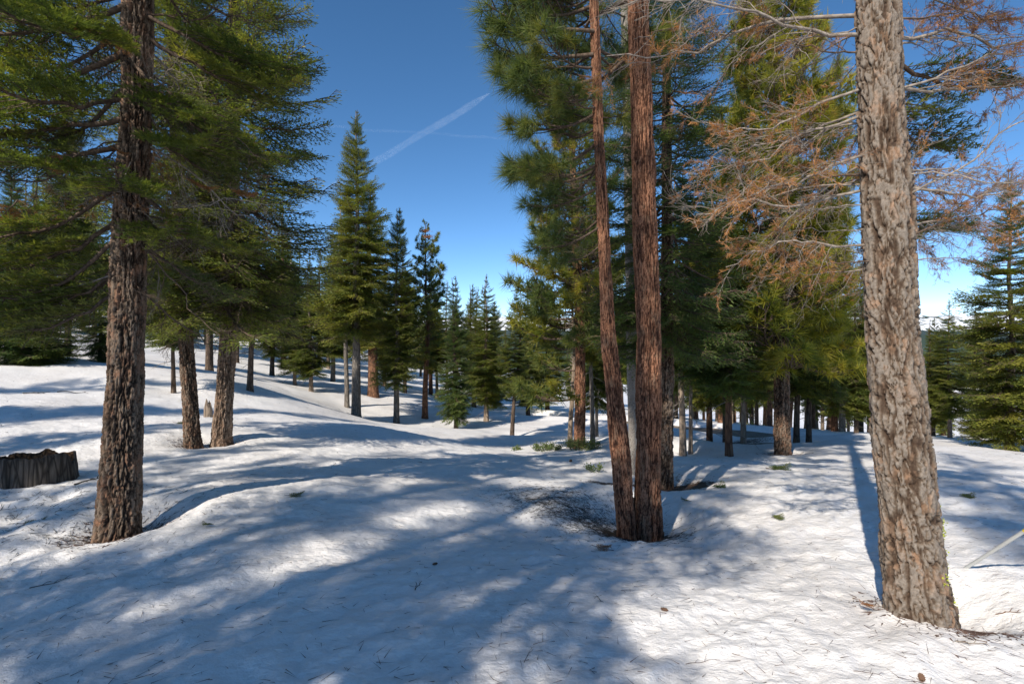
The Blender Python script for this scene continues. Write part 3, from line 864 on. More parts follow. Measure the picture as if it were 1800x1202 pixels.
for (px, py, d, w, top, bot, rad, kind, bark, label) in MID:
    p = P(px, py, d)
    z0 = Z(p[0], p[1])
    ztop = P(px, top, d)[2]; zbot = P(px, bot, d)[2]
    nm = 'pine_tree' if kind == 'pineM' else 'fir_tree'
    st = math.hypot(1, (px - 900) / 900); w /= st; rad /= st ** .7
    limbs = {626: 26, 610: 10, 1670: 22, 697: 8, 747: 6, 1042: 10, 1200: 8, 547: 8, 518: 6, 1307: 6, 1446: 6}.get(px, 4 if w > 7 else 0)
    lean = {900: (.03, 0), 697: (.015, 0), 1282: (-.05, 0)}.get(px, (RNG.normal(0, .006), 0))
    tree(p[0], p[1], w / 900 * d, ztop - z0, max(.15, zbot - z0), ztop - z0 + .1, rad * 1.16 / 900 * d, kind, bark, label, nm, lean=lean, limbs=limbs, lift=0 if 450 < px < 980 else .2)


for o_ in list(COL.objects):
    lb = o_.get('label', '')
    spots = [(0.0, .94, .10), (.1, .90, .12)] if lb.startswith('tufted young pine') else ([(-.35, .72, .32), (.3, .62, .3), (-.15, .8, .25), (.5, .45, .3)] if lb.startswith('big skirted fir') else [])
    if not spots: continue
    cr_ = [c for c in o_.children if c.name.startswith('crown')][0]
    rg = np.random.default_rng(3); acc = Acc()
    for fx, fz, sz in spots:
        c = np.array([fx * cr_.scale[0], -.75 * cr_.scale[0] * (1 - fz) ** .6, cr_.location[2] + fz * cr_.scale[2]])
        m_ = 260; pp = c + rg.normal(0, 1, (m_, 3)) * [sz, sz * .5, sz * .35]; dr = unit(rg.normal(size=(m_, 3)) * [1, 1, .4] + [0, 0, .3])
        V, F = blade(pp, dr, unit(np.cross(dr, rg.normal(size=(m_, 3)))), .09, .012); acc.add(V, F, np.repeat(rg.uniform(.1, .9, m_), 4))
    dn = link('dead_needles', acc.mesh('dead_needles', [M_ORANGE]), o_); dn['kind'] = 'stuff'

# ------------------------------------------------------------------ hero trunks: bark relief in the mesh
def hero_trunk(name, parent, spec, d, bark, m, zmin, zvis, ztop, res=.009, seed=0, dz=0, flare=.12):
    """spec: (py, x_left, x_right) outline rows; zvis: fine relief up to that height, coarse above"""
    base = np.array(parent.location)
    rows = sorted(spec)[::-1]
    zs = np.array([P(0, r[0], d)[2] for r in rows]); xc = np.array([P((r[1] + r[2]) / 2, 0, d)[0] for r in rows]); rr = np.array([(r[2] - r[1]) / 2 / 900 * d / math.hypot(1, ((r[1] + r[2]) / 2 - 900) / 900) for r in rows])
    # extend upward
    sl_x = (xc[-1] - xc[0]) / (zs[-1] - zs[0]); sl_r = -rr[-1] / max(ztop - zs[-1], 1)
    zs = np.r_[zmin, zs, ztop]; xc = np.r_[xc[0] - sl_x * (zs[1] - zmin), xc, xc[-1] + sl_x * .6 * (ztop - zs[-2])]; rr = np.r_[rr[0] * (1 + flare), rr, .03]
    circ = 2 * np.pi * rr.max()
    nu = int(circ / res)
    z = np.concatenate([np.arange(zmin, zvis, res * 1.35), np.arange(zvis, ztop, .1), [ztop]])
    th = np.arange(nu) / nu * 2 * np.pi
    ZZ, TH = np.meshgrid(z, th, indexing='ij')
    Rr = np.interp(ZZ, zs, rr); Xc = np.interp(ZZ, zs, xc)
    rm = rr.max() * .85
    cx, cy = np.cos(TH) * rm, np.sin(TH) * rm
    wx = .02 * fbm(cx * 9, cy * 9, ZZ * 5, 3, seed + 30); wz = .05 * fbm(cx * 6, cy * 6, ZZ * 4, 3, seed + 31)
    def furrow(hu, hv, w, sd, tw=0.0):
        ca, sa = np.cos(ZZ * tw), np.sin(ZZ * tw)
        X_, Y_ = cx * ca - cy * sa, cx * sa + cy * ca
        return sstep(0, w, np.abs(fbm((X_ + wx * 1.5) / hu, (Y_ + wx * 1.5) / hu, (ZZ + wz) / hv, 4, sd)))
    nz_ = fbm(cx * 60, cy * 60, ZZ * 30, 3, seed + 61)
    def plates(a_, b_, ew, sd, warp=.5, tw=0.0):
        ca, sa = np.cos(ZZ * tw), np.sin(ZZ * tw)
        X_, Y_ = cx * ca - cy * sa, cx * sa + cy * ca
        q1 = fbm(X_ / a_ * .8, Y_ / a_ * .8, ZZ / b_ * 1.6, 3, sd + 70) * warp; q2 = fbm(X_ / a_ * .8 + 9, Y_ / a_ * .8, ZZ / b_ * 1.6, 3, sd + 75) * warp
        q3 = fbm(X_ / a_ * 1.5, Y_ / a_ * 1.5, ZZ / b_ * 1.2 + 5, 3, sd + 78) * warp * 1.3
        f1, f2, c_ = voro(X_ / a_ + q1, Y_ / a_ + q2, ZZ / b_ + q3, sd)
        wv = ew * (1 + .9 * vnoise(X_ / a_ * .7, Y_ / a_ * .7, ZZ / b_ * .8, sd + 90))
        return sstep(0, 1, (f2 - f1) / np.maximum(wv, .02)), c_
    if bark == 'plate':
        fb = furrow(.075, .40, .16, seed + 2, .5) * furrow(.06, .22, .07, seed + 12, .7); fa, cid = plates(.068, .19, .12, seed, .9, .55); k1, c1 = plates(.034, .062, .09, seed + 5, .8); k2, cid2 = plates(.011, .016, .12, seed + 8, .6)
        hgt = .017 * fb + .010 * fa + .003 * k1 * (.3 + fa) + .008 * cid * fa + .005 * c1 + .0025 * cid2 + .003 * nz_
        plate = fa * fb * (.6 + .4 * k1) * (.75 + .25 * k2) * (.8 + .2 * c1)
    elif bark == 'furrow':
        fb = furrow(.06, .5, .16, seed + 2, .1); fa, cid = plates(.046, .26, .2, seed, .9, .1); k1, c1 = plates(.019, .06, .18, seed + 5, .7); k2, cid2 = plates(.010, .022, .14, seed + 8, .6)
        hgt = .016 * fb + .015 * fa + .006 * k1 * (.3 + fa) + .008 * cid * fa + .004 * c1 + .003 * cid2 + .004 * nz_
        plate = fa * fb * (.4 + .6 * k1) * (.75 + .25 * k2) * (.75 + .25 * c1)
    elif bark == 'ridge':
        fa, cid = plates(.021, .26, .34, seed, .8, .06); k1, c1 = plates(.010, .07, .2, seed + 5, .7)
        hgt = .012 * fa + .004 * k1 + .005 * cid * fa + .003 * nz_
        plate = fa * (.4 + .6 * k1) * (.7 + .3 * c1)
    else:
        fa, cid = plates(.035, .07, .15, seed, .7); c1 = cid
        hgt = .005 * fa + .003 * cid + .002 * nz_
        plate = .35 + .65 * fa
    cid = np.clip(.5 * cid ** 2 + .75 * c1 ** 3, 0, 1)
    hgt = hgt + .02 * fbm(cx * 5, cy * 5, ZZ * 2, 2, seed + 50) * (Rr / rr.max())
    amp = np.clip(Rr / .10, .2, 1)
    lob = 1 + .05 * np.sin(TH * 3 + seed) + .035 * np.sin(TH * 5 + seed * 2 + ZZ * .4)
    # root flare
    zb = base[2]
    lob = lob * (1 + .10 * np.exp(-np.clip(ZZ - zb, 0, 9) / .18) * (1 + .5 * np.sin(TH * 4 + seed)))
    RR = Rr * lob + (hgt - np.percentile(hgt, 78)) * amp
    X = Xc + RR * np.cos(TH) - base[0]; Y = RR * np.sin(TH) + parent['trunk_y'] - base[1]; Zz = ZZ - base[2]
    nz = len(z)
    i = np.arange(nz - 1)[:, None] * nu; j = np.arange(nu)[None]; k = (j + 1) % nu
    F = np.stack([i + j, i + k, i + nu + k, i + nu + j], -1).reshape(-1, 4)
    link(name, mesh_from(name, np.c_[X.ravel(), Y.ravel(), Zz.ravel()], F, [m], None, True, {'plate': plate.ravel(), 'cell': cid.ravel()}), parent)
    return lambda zz: (np.interp(zz, zs, xc) - base[0], parent['trunk_y'] - base[1], np.interp(zz, zs, rr))


def hero_root(name, px, py, d, label, group=None):
    p = P(px, py, d)
    z = Z(p[0], p[1])
    o = bpy.data.objects.new(name, None); COL.objects.link(o)
    o.location = (float(p[0]), float(p[1]), z)
    o['trunk_y'] = float(p[1])
    tag(o, label, 'tree', group)
    return o


# bough meshes shared by the near trees
FB = [fir_bough(np.random.default_rng(200 + i), 3, droop=.16 + .03 * i, bare=.2) for i in range(5)]
FBM = [(w.mesh('bough', [M_TWIGB]), l.mesh('needle_spray', [M_FIR])) for w, l in FB]
FB2 = [fir_bough(np.random.default_rng(270 + i), 2, droop=.12 + .03 * i, bare=.15, bl=.5) for i in range(5)]
FB2M = [(w.mesh('bough', [M_TWIGB]), l.mesh('needle_spray', [M_FIR])) for w, l in FB2]
FB2D = [(w.mesh('bough', [M_TWIGB]), l.mesh('needle_spray', [M_FIRD])) for w, l in FB2]
FBD = [(w.mesh('bough', [M_TWIGB]), l.mesh('needle_spray', [M_FIRD])) for w, l in FB[:3]]
PB = [pine_bough(np.random.default_rng(230 + i), 3, .24, .25, 1.2) for i in range(4)]
PBM = [(w.mesh('bough', [M_TWIGB]), l.mesh('needle_tufts', [M_PINE])) for w, l in PB]
PY = [pine_bough(np.random.default_rng(250 + i), 2, .2, .3, 1.3) for i in range(3)]
PYM = [(w.mesh('bough', [M_TWIGB]), l.mesh('needle_tufts', [M_PINEY])) for w, l in PY]

PYG = [(a_, l.mesh('needle_tufts', [M_PINE])) for (a_, b_), (w, l) in zip(PYM, PY)]


def add_bough(parent, ctr, z, az, pitch, L, tm, leafname='needle_spray', roll=0, flat=1.0):
    x, y, r = ctr(z + parent.location.z)
    o = link('bough', tm[0], parent, (x + math.cos(az) * r * .6, y + math.sin(az) * r * .6, z))
    o.rotation_mode = 'XYZ'
    o.rotation_euler = (Matrix.Rotation(az, 3, 'Z') @ Matrix.Rotation(-pitch, 3, 'Y') @ Matrix.Rotation(roll, 3, 'X')).to_euler()
    o.scale = (L, L, L)
    link(leafname, tm[1], o)
    return o


def near_fir(name, px, py, d, spec, barkkind, bm, label, z0, zt, r0, n, seed, tms, azbias=None, bare=None, vis=8, res=.011, dropz=0, pitch0=-14):
    root = hero_root(name, px, py, d, label)
    ctr = hero_trunk('trunk', root, spec, d, barkkind, bm, root.location.z - .35, root.location.z + vis, root.location.z + zt, res, seed)
    rng = np.random.default_rng(seed)
    az = rng.uniform(0, 6)
    for k in range(n):
        q = (k + rng.uniform(0, 1)) / n
        z = z0 + (zt - z0) * (q ** 1.25)
        az += 2.4 + rng.normal(0, .35)
        f = (z - z0) / (zt - z0)
        L = r0 * ((1 - f) ** .6) * rng.uniform(.75, 1.12) * min(1, .75 + f * 3)
        add_bough(root, ctr, z, az % 6.283, R(pitch0 + 55 * f + rng.normal(0, 8)), L, tms[rng.integers(len(tms))], roll=rng.normal(0, .2))
    return root, ctr, rng


def limb_mesh(rng, L, r, n=2, fork=7, wig=.06, droop=-.15, rise=0.0, fine=8, up=0.0):
    """a bare dead limb: crooked main stem along +X, forks and fine twigs; returns Acc and twig ends"""
    acc = Acc(); ends = []
    m = 14
    t = np.linspace(0, 1, m)
    off = np.cumsum(rng.normal(0, wig, (m, 3)), 0) / m ** .5 * L
    ax = np.c_[t * L, 0 * t, (rise * t + droop * t ** 2) * L] + off * t[:, None]
    V, F = tube(ax, r * (1 - .85 * t) + .0012, 6); acc.add(V, F)
    def sub(p, d, l, rr, depth):
        k = 6; q = np.linspace(0, 1, k)[:, None]
        w = np.cumsum(rng.normal(0, .07, (k, 3)), 0) * l * q
        pts = p + d * q * l + w + np.array([0, 0, droop]) * q ** 2 * l
        V, F = tube(pts, np.linspace(rr, .0009, k), 4 if depth < 2 else 3); acc.add(V, F)
        if depth < n:
            for j in range(fine if depth == 1 else fine // 2):
                u = rng.uniform(.15, .98); b = np.array([np.interp(u, q[:, 0], pts[:, c]) for c in range(3)])
                sub(b, unit(d + rng.normal(0, .65, 3)), l * rng.uniform(.2, .5), max(rr * .45, .0012), depth + 1)
        ends.append((pts[-1], unit(pts[-1] - pts[-2]), pts))
    for k in range(fork):
        s = .12 + .86 * (k + rng.uniform(0, 1)) / fork
        b = np.array([np.interp(s, t, ax[:, c]) for c in range(3)])
        a = R(rng.uniform(20, 65)) * rng.choice([-1, 1])
        d = unit([math.cos(a), math.sin(a), rng.uniform(-.5, .35) + up])
        sub(b, d, L * rng.uniform(.22, .5) * (1.1 - s * .6), r * .45 * (1.1 - s * .7), 1)
    return acc, ends


LM = []
for i in range(7):
    rg = np.random.default_rng(300 + i)
    a, e = limb_mesh(rg, 1.0, .008, 2, 12, .17, rg.uniform(-.32, .05), rg.uniform(-.05, .2), 11)
    leaf = Acc()
    for (p, d, pts) in e[::2]:
        m_ = 34
        u = rg.uniform(.15, 1, m_) * (len(pts) - 1.001); i0 = u.astype(int); fr = (u - i0)[:, None]
        b = pts[i0] * (1 - fr) + pts[i0 + 1] * fr
        dr = unit(d * .9 + rg.normal(0, .5, (m_, 3)))
        V, F = blade(b, dr, unit(np.cross(dr, rg.normal(size=(m_, 3)))), rg.uniform(.02, .042, m_), .0013); leaf.add(V, F, np.repeat(rg.uniform(.1, .9) + rg.normal(0, .1, m_), 4))
    LM.append((a.mesh('dead_limb', [M_TWIG]), a.mesh('dead_limb', [M_TWIGB]), leaf.mesh('dead_needles', [M_ORANGE])))


def add_limb(parent, ctr, z, az, pitch, L, i, needles=False, brown=False, roll=0):
    x, y, r = ctr(z + parent.location.z)
    o = link('dead_limb', LM[i][1 if brown else 0], parent, (x + math.cos(az) * r * .75, y + math.sin(az) * r * .75, z))
    o.rotation_euler = (Matrix.Rotation(az, 3, 'Z') @ Matrix.Rotation(-pitch, 3, 'Y') @ Matrix.Rotation(roll, 3, 'X')).to_euler()
    o.scale = (L, L, L)
    if needles: link('dead_needles', LM[i][2], o)
    return o


# --- right: big plated grey-brown trunk with a bare, rust-needled lower crown
rt, rc = None, None
root = hero_root('plated_bark_conifer', 1620, 1100, 3.1, 'huge plated grey brown trunk in full sun at the right, hung with dead limbs')
rc = hero_trunk('trunk', root, [(1110, 1556, 1683), (1000, 1546, 1668), (900, 1541, 1653), (800, 1533, 1641), (700, 1527, 1628), (600, 1520, 1615), (400, 1514, 1608), (200, 1506, 1592), (0, 1502, 1582)],
                3.1, 'plate', M_HB_R, root.location.z - .3, 4.3, 17, .0075, 5, flare=.05)
rng = np.random.default_rng(77)
zc = lambda py, d=3.1: P(0, py, d)[2] - root.location.z
for k in range(56):
    py = rng.uniform(-330, 470)
    left = rng.uniform() < .38
    az = R(rng.normal(170, 38)) if left else R(rng.normal(8, 45))
    if py > 380: L = rng.uniform(.35, .7)
    else: L = rng.uniform(.5, 1.1) if left else rng.uniform(.6, 1.3)
    if math.sin(az) < -.3 and L > .8: L *= .6
    add_limb(root, rc, zc(py), az, R(rng.normal(4 if not left else -6, 16)), L, rng.integers(7), rng.uniform() < (.26 if left else .5), rng.uniform() < .2, rng.uniform(0, 6.28))
# long pale limbs sweeping up and left across the sky
for py, az, pt, L in [(60, 172, -2, 1.35), (-60, 165, 2, 1.5), (-150, 178, -12, 1.6), (20, 150, 6, 1.4), (200, 170, -14, 1.1), (270, 185, -18, 1.15), (330, 160, -8, 1.05), (430, 172, -5, .9), (330, -5, -6, 1.0), (150, 6, -4, 1.2), (60, 15, 4, 1.3), (300, 12, 5, .8), (400, 20, 10, .8)]:
    add_limb(root, rc, zc(py), R(az), R(pt), L, rng.integers(7), rng.uniform() < .4, False, rng.uniform(0, 6.28))
# living boughs high up, mostly above the picture
for k in range(34):
    z = rng.uniform(4.2, 14); az = rng.uniform(0, 6.28)
    add_bough(root, rc, z, az, R(rng.normal(5, 10)), rng.uniform(1.4, 2.2) * (1 - (z - 4) / 14), FBM[rng.integers(5)])
for py, az, pt, L in [(70, 20, 0, 1.0), (120, 35, -6, 1.15), (330, 40, 4, 1.1)]:
    add_bough(root, rc, zc(py), R(az), R(pt), L, FBM[rng.integers(5)])
# yellow lichen on the right flank
for k, (px, py) in enumerate([(1641, 912), (1644, 930), (1646, 938), (1656, 970), (1657, 1040), (1660, 1050), (1664, 1075), (1667, 1082), (1671, 1098), (1673, 1106), (1625, 995), (1653, 988), (1640, 884), (1628, 1008)]):
    z = zc(py); x, y, r = rc(z + root.location.z)
    a = math.asin(max(-1, min(1, ((px - 900) / 900 * 3.1 - (x + root.location.x)) / (r * 1.0)))) * .88
    acc = Acc(); rg = np.random.default_rng(900 + k)
    for q in range(40):
        p = rg.normal(0, .013, 3) * [1, .5, 1.3]
        v = unit(rg.normal(size=(1, 3)))
        V, F = blade(p[None], v, unit(np.cross(v, [[.3, .2, 1]])), rg.uniform(.008, .016), .006); acc.add(V, F)
    link('lichen_tuft', acc.mesh('lichen_tuft', [M_LICHEN]), root, (x + math.sin(a) * r * 1.0, y - math.cos(a) * r * 1.0, z))

# --- left: furrowed trunk with green boughs
root, ctr, rng = near_fir('furrowed_bark_fir', 207, 962, 4.95, [(955, 163, 251), (800, 178, 252), (600, 190, 256), (400, 198, 262), (200, 212, 268), (0, 215, 271)],
    'furrow', M_HB_L, 'large furrowed brown trunk at the left with green boughs crossing in front of it', 4.0, 17, 1.8, 60, 21, FBM, vis=6, res=.009)
zl = lambda py: P(0, py, 4.95)[2] - root.location.z
# low boughs that cross the picture
for py, az, pt, L in [(300, -62, -8, 1.25), (285, -105, -6, 1.3), (330, -150, -10, 1.5), (380, -160, -14, 1.5), (370, -40, -10, 1.2), (250, 205, -5, 1.7), (200, 190, 0, 1.7),
                      (60, 10, -8, 1.5), (150, 30, -8, 1.5), (20, -160, -4, 1.8), (420, 200, -16, 1.4), (440, 170, -16, 1.5), (340, 10, -14, 1.25), (420, 40, -20, 1.1), (230, -30, -6, 1.35), (90, -70, 2, 1.0), (470, -165, -14, 1.1), (500, 185, -14, 1.2),
                      (380, 130, -14, 1.6), (10, 160, -8, 1.8), (100, 200, -8, 1.8)]:
    add_bough(root, ctr, zl(py), R(az), R(pt), L, FBM[rng.integers(5)], roll=rng.normal(0, .15))
for k in range(46):
    py = rng.uniform(20, 520)
    az = rng.uniform(0, 6.28)
    add_limb(root, ctr, zl(py), az, R(rng.normal(-16, 14)), rng.uniform(.5, 1.5) * (.6 if math.sin(az) < -.3 else 1), rng.integers(7), rng.uniform() < .12, rng.uniform() < .5, rng.uniform(0, 6.28))

_w, _l = FB[1]
_dead = (_w.mesh('dead_spray', [M_TWIGB]), _l.mesh('dead_needles', [M_ORANGE]))
for px, py, dd, L, a in [(138, 268, 4.3, .34, 2.9), (312, 303, 4.4, .32, .3), (402, 326, 4.6, .3, -.3), (30, 350, 4.3, .4, 2.6), (182, 250, 4.5, .2, .5)]:
    q = P(px, py, dd) - np.array(root.location)
    o = link('dead_spray', _dead[0], root, q, (.2, .25, a), (L, L, L)); link('dead_needles', _dead[1], o)

# --- the two leaning brown trunks behind it
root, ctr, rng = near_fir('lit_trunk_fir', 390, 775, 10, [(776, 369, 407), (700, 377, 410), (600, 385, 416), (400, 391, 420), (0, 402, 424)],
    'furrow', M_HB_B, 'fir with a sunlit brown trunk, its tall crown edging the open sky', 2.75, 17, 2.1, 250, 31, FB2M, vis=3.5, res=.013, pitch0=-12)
for k in range(16):
    add_limb(root, ctr, rng.uniform(2, 6), rng.uniform(0, 6.28), R(rng.normal(-15, 12)), rng.uniform(.8, 1.6), rng.integers(7), False, True)
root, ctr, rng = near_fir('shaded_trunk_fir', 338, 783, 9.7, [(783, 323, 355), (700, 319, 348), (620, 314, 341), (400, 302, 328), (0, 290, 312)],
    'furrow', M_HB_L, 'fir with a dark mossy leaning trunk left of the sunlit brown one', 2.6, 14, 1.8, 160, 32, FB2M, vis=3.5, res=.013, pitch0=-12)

# --- the grey trunks behind the twin pines
root, ctr, rng = near_fir('slim_grey_trunk_tree', 1113, 836, 9.2, [(822, 1104, 1124), (600, 1100, 1121), (300, 1096, 1113), (0, 1091, 1107)],
    'smooth', M_HB_G, 'slim pale grey trunk seen between the twin red trunks', 5.6, 15, 1.2, 50, 33, FB2D, vis=7, res=.013)
root, ctr, rng = near_fir('dark_crown_fir', 1169, 848, 8.1, [(845, 1157, 1183), (600, 1161, 1185), (300, 1163, 1181), (0, 1164, 1178)],
    'furrow', M_HB_L, 'fir with grey trunk and dense dark crown right of the twin pines', 2.4, 10, 1.5, 190, 34, FB2D, vis=6, res=.013, pitch0=-16)  # dark brown bark stands in for the shade on this trunk

# --- twin red-barked pines
def near_pine(name, px, py, d, spec, bm, label, boughs, n, z0, zt, r0, seed, tms, barkkind='ridge', vis=6, res=.008, azc=None, side=None):
    root = hero_root(name, px, py, d, label)
    ctr = hero_trunk('trunk', root, spec, d, barkkind, bm, root.location.z - .3, root.location.z + vis, root.location.z + zt, res, seed, flare=.1)
    rng = np.random.default_rng(seed); az = 0
    zz = lambda py: P(0, py, d)[2] - root.location.z
    for (bp, a, pt, L) in boughs: add_bough(root, ctr, zz(bp), R(a), R(pt), L, tms[rng.integers(len(tms))], 'needle_tufts', rng.normal(0, .2))
    for k in range(n):
        q = (k + rng.uniform(0, 1)) / n; z = z0 + (zt - .3 - z0) * q; az += 2.4 + rng.normal(0, .4)
        if d < 8 and z < 7 and math.sin(az) < -.3: az += math.pi
        add_bough(root, ctr, z, az % 6.283, R(-6 + 45 * q + rng.normal(0, 10)), r0 * (1 - q ** 2 * .75) * rng.uniform(.6, 1.1), tms[rng.integers(len(tms))], 'needle_tufts', rng.normal(0, .2))
    return root, ctr, rng


root, ctr, rng = near_pine('red_bark_pine', 1137, 935, 5.6, [(932, 1111, 1163), (800, 1117, 1162), (600, 1118, 1162), (400, 1112, 1156), (200, 1109, 1146), (0, 1102, 1139)], M_HB_P,
    'thicker upright red trunk of the twin pines in the middle', [(-40, 150, 10, 1.2), (-60, 20, 10, 1.2), (90, 80, 5, .9)], 24, 5.2, 16, 1.7, 41, PBM)
for py, az, L in [(200, 185, .35), (220, 20, .4), (60, 0, .7), (120, 30, .6), (250, 100, .5)]:
    add_limb(root, ctr, P(0, py, 5.6)[2] - root.location.z, R(az), R(5), L, rng.integers(7), False, True)
root, ctr, rng = near_pine('red_bark_pine', 1101, 925, 5.55, [(924, 1084, 1117), (800, 1074, 1109), (600, 1057, 1083), (400, 1050, 1071), (250, 1044, 1062), (0, 1036, 1052)], M_HB_P,
    'thinner left leaning red trunk of the twin pines, tufted boughs reaching left',
    [(140, 178, -4, 1.05), (60, 190, 2, 1.15), (200, 165, -10, .95), (250, 150, -14, 1.0), (290, 195, -16, .85), (330, 170, -20, .8), (400, 172, -24, .75), (10, 170, 5, 1.1), (-30, 195, 8, 1.2), (120, 215, 0, .8), (190, 230, -10, .6), (90, 130, 0, 1.0), (30, 100, 0, .9),
     (300, 120, -15, .8), (380, 140, -20, .7), (430, 160, -25, .6), (170, 190, -2, .9), (100, 170, 6, 1.2)], 16, 4.0, 9.5, 1.1, 42, PBM)
for k in range(12):
    add_limb(root, ctr, P(0, rng.uniform(230, 480), 5.55)[2] - root.location.z, rng.uniform(1.5, 4.5), R(rng.normal(-10, 15)), rng.uniform(.4, .8), rng.integers(7), False, True)

# --- yellow-green pines behind
root, ctr, rng = near_pine('pink_trunk_pine', 1019, 787, 15, [(786, 1009, 1029), (600, 1012, 1030), (400, 1005, 1020), (250, 1000, 1010)], M_HB_P,
    'pine with thick pink brown trunk above the shrubs, yellow green crown', [(650, 175, 5, 1.4), (700, 200, 0, 1.9), (690, 230, 0, 1.3)], 105, 3.0, 11.0, 1.85, 43, [PYM[0], PYG[1], PYG[2]], vis=4, res=.016)
root, ctr, rng = near_pine('yellow_green_pine', 1376, 799, 12.2, [(797, 1361, 1392), (600, 1360, 1387), (420, 1358, 1384), (200, 1352, 1374), (0, 1348, 1364)], M_HB_L,
    'big straight pine with dark trunk and yellow green tufts left of the plated trunk', [], 190, 2.1, 13.5, 1.9, 44, PYM, barkkind='furrow', vis=5, res=.014)
# thin snag-like stem beside the pink pine
p = P(1002, 786, 15.6)
t_ = tree(p[0], p[1], .16, 6.5, 4.6, 6.4, .5, 'fir', 'P', 'thin pale stem with bare drooping twigs touching the pink pine trunk', limbs=34)

# ------------------------------------------------------------------ far forest: each tree its own, sharing meshes
LAND = [(0, 'dark fir at the far left edge'), (119, 'brown tree between the two dark firs'), (210, 'big furrowed left trunk'), (305, 'thin dark trunk by the furrowed one'), (338, 'mossy leaning trunk'), (390, 'sunlit brown trunk'),
        (440, 'small mossy fir'), (478, 'slender fir beside the brown trunk'), (547, 'thin fir left of the tallest spire'), (626, 'tallest spire fir'), (656, 'thick dark red trunk'), (697, 'second spire fir'), (747, 'tufted young pine'), (802, 'small dark skirted fir'),
        (855, 'broad mid green fir'), (900, 'leaning slim fir'), (962, 'fir by the road bend'), (1019, 'pink trunk pine'), (1070, 'left twin pine'), (1137, 'right twin pine'), (1205, 'pair of sunlit pale trunks'), (1247, 'reddish trunk by the melted patch'), (1282, 'dark leaning trunk'), (1307, 'pale flared trunk'),
        (1376, 'big yellow green pine'), (1411, 'two slim trunks beside the yellow pine'), (1460, 'two far pale stems'), (1505, 'light green fir'), (1575, 'plated grey trunk'), (1670, 'fir with bare lower stem'), (1722, 'fir left of the skirted one'), (1775, 'big skirted fir at the right')]


def far_label(px, h, hh, bk, d):
    n_, t_ = min(LAND, key=lambda q: abs(q[0] - px))
    side = 'behind' if abs(px - n_) < 7 else ('just left of' if px < n_ else 'just right of')
    size = 'tall' if h > hh[0] + .66 * (hh[1] - hh[0]) else ('short' if h < hh[0] + .33 * (hh[1] - hh[0]) else 'middling')
    return '%s %s far fir %s the %s' % (size, {'B': 'brown stemmed', 'R': 'reddish stemmed', 'P': 'pale stemmed'}[bk], side, t_)


def forest(zone, n, seed, group, label, hh=(7, 13), kind='low', hide=None, minsep=2.0):
    rng = np.random.default_rng(seed); got = []
    TR = {b: scaled_trunk(b, .34, 10, 7000 + i) for i, b in enumerate('BRP')}
    tries = 0
    while len(got) < n and tries < 4000:
        tries += 1
        d = rng.uniform(zone[2], zone[3]); px = rng.uniform(zone[0], zone[1])
        p = P(px, 0, d)
        if any((p[0] - g[0]) ** 2 + (p[1] - g[1]) ** 2 < minsep ** 2 for g in got): continue
        if road_dist(np.array([p[0]]), np.array([p[1]]))[0] < 4: continue
        got.append((p[0], p[1]))
        h = rng.uniform(*hh); z = Z(p[0], p[1]) - .05; bk = 'BRP'[rng.integers(3)]; label = far_label(px, h, hh, bk, d)
        root = bpy.data.objects.new('fir_tree', None); COL.objects.link(root); root.location = (p[0], p[1], z); root.rotation_euler = (rng.normal(0, .02), rng.normal(0, .025), 0)
        tag(root, label, 'tree', group)
        link('trunk', TR[bk], root, (0, 0, 0), (0, 0, rng.uniform(0, 6)), (rng.uniform(.7, 1.3),) * 2 + (h / 10,))
        c0 = h * rng.uniform(.12, .3); cr = h * rng.uniform(.13, .17)
        link('crown', CR[kind][rng.integers(len(CR[kind]))], root, (0, 0, c0), (0, 0, rng.uniform(0, 6.28)), (cr * rng.uniform(.75, 1.2), cr * rng.uniform(.75, 1.2), h - c0))
    return got


forest((-100, 520, 34, 75), 62, 1, 'firs up the left hillside', 'distant fir standing up the snowy hillside at the left', (9, 15), minsep=3)
forest((520, 860, 42, 85), 34, 2, 'firs on the far middle slope', 'distant fir on the slope beyond the spire firs', (7, 12), minsep=3)
forest((1020, 1330, 34, 75), 28, 3, 'firs beyond the road', 'distant fir beyond the bend of the road', (8, 13), minsep=2.6)
forest((1300, 1560, 26, 60), 32, 4, 'firs behind the sunny mound', 'distant fir in the belt behind the sunny mound', (8, 13), minsep=2.2)
forest((1560, 1900, 30, 70), 34, 5, 'firs beyond the right crest', 'distant fir beyond the crest at the right', (5, 8), minsep=3)
forest((880, 1020, 60, 95), 8, 6, 'firs behind the snow bowl', 'distant fir behind the snow bowl', (6, 9), minsep=4)

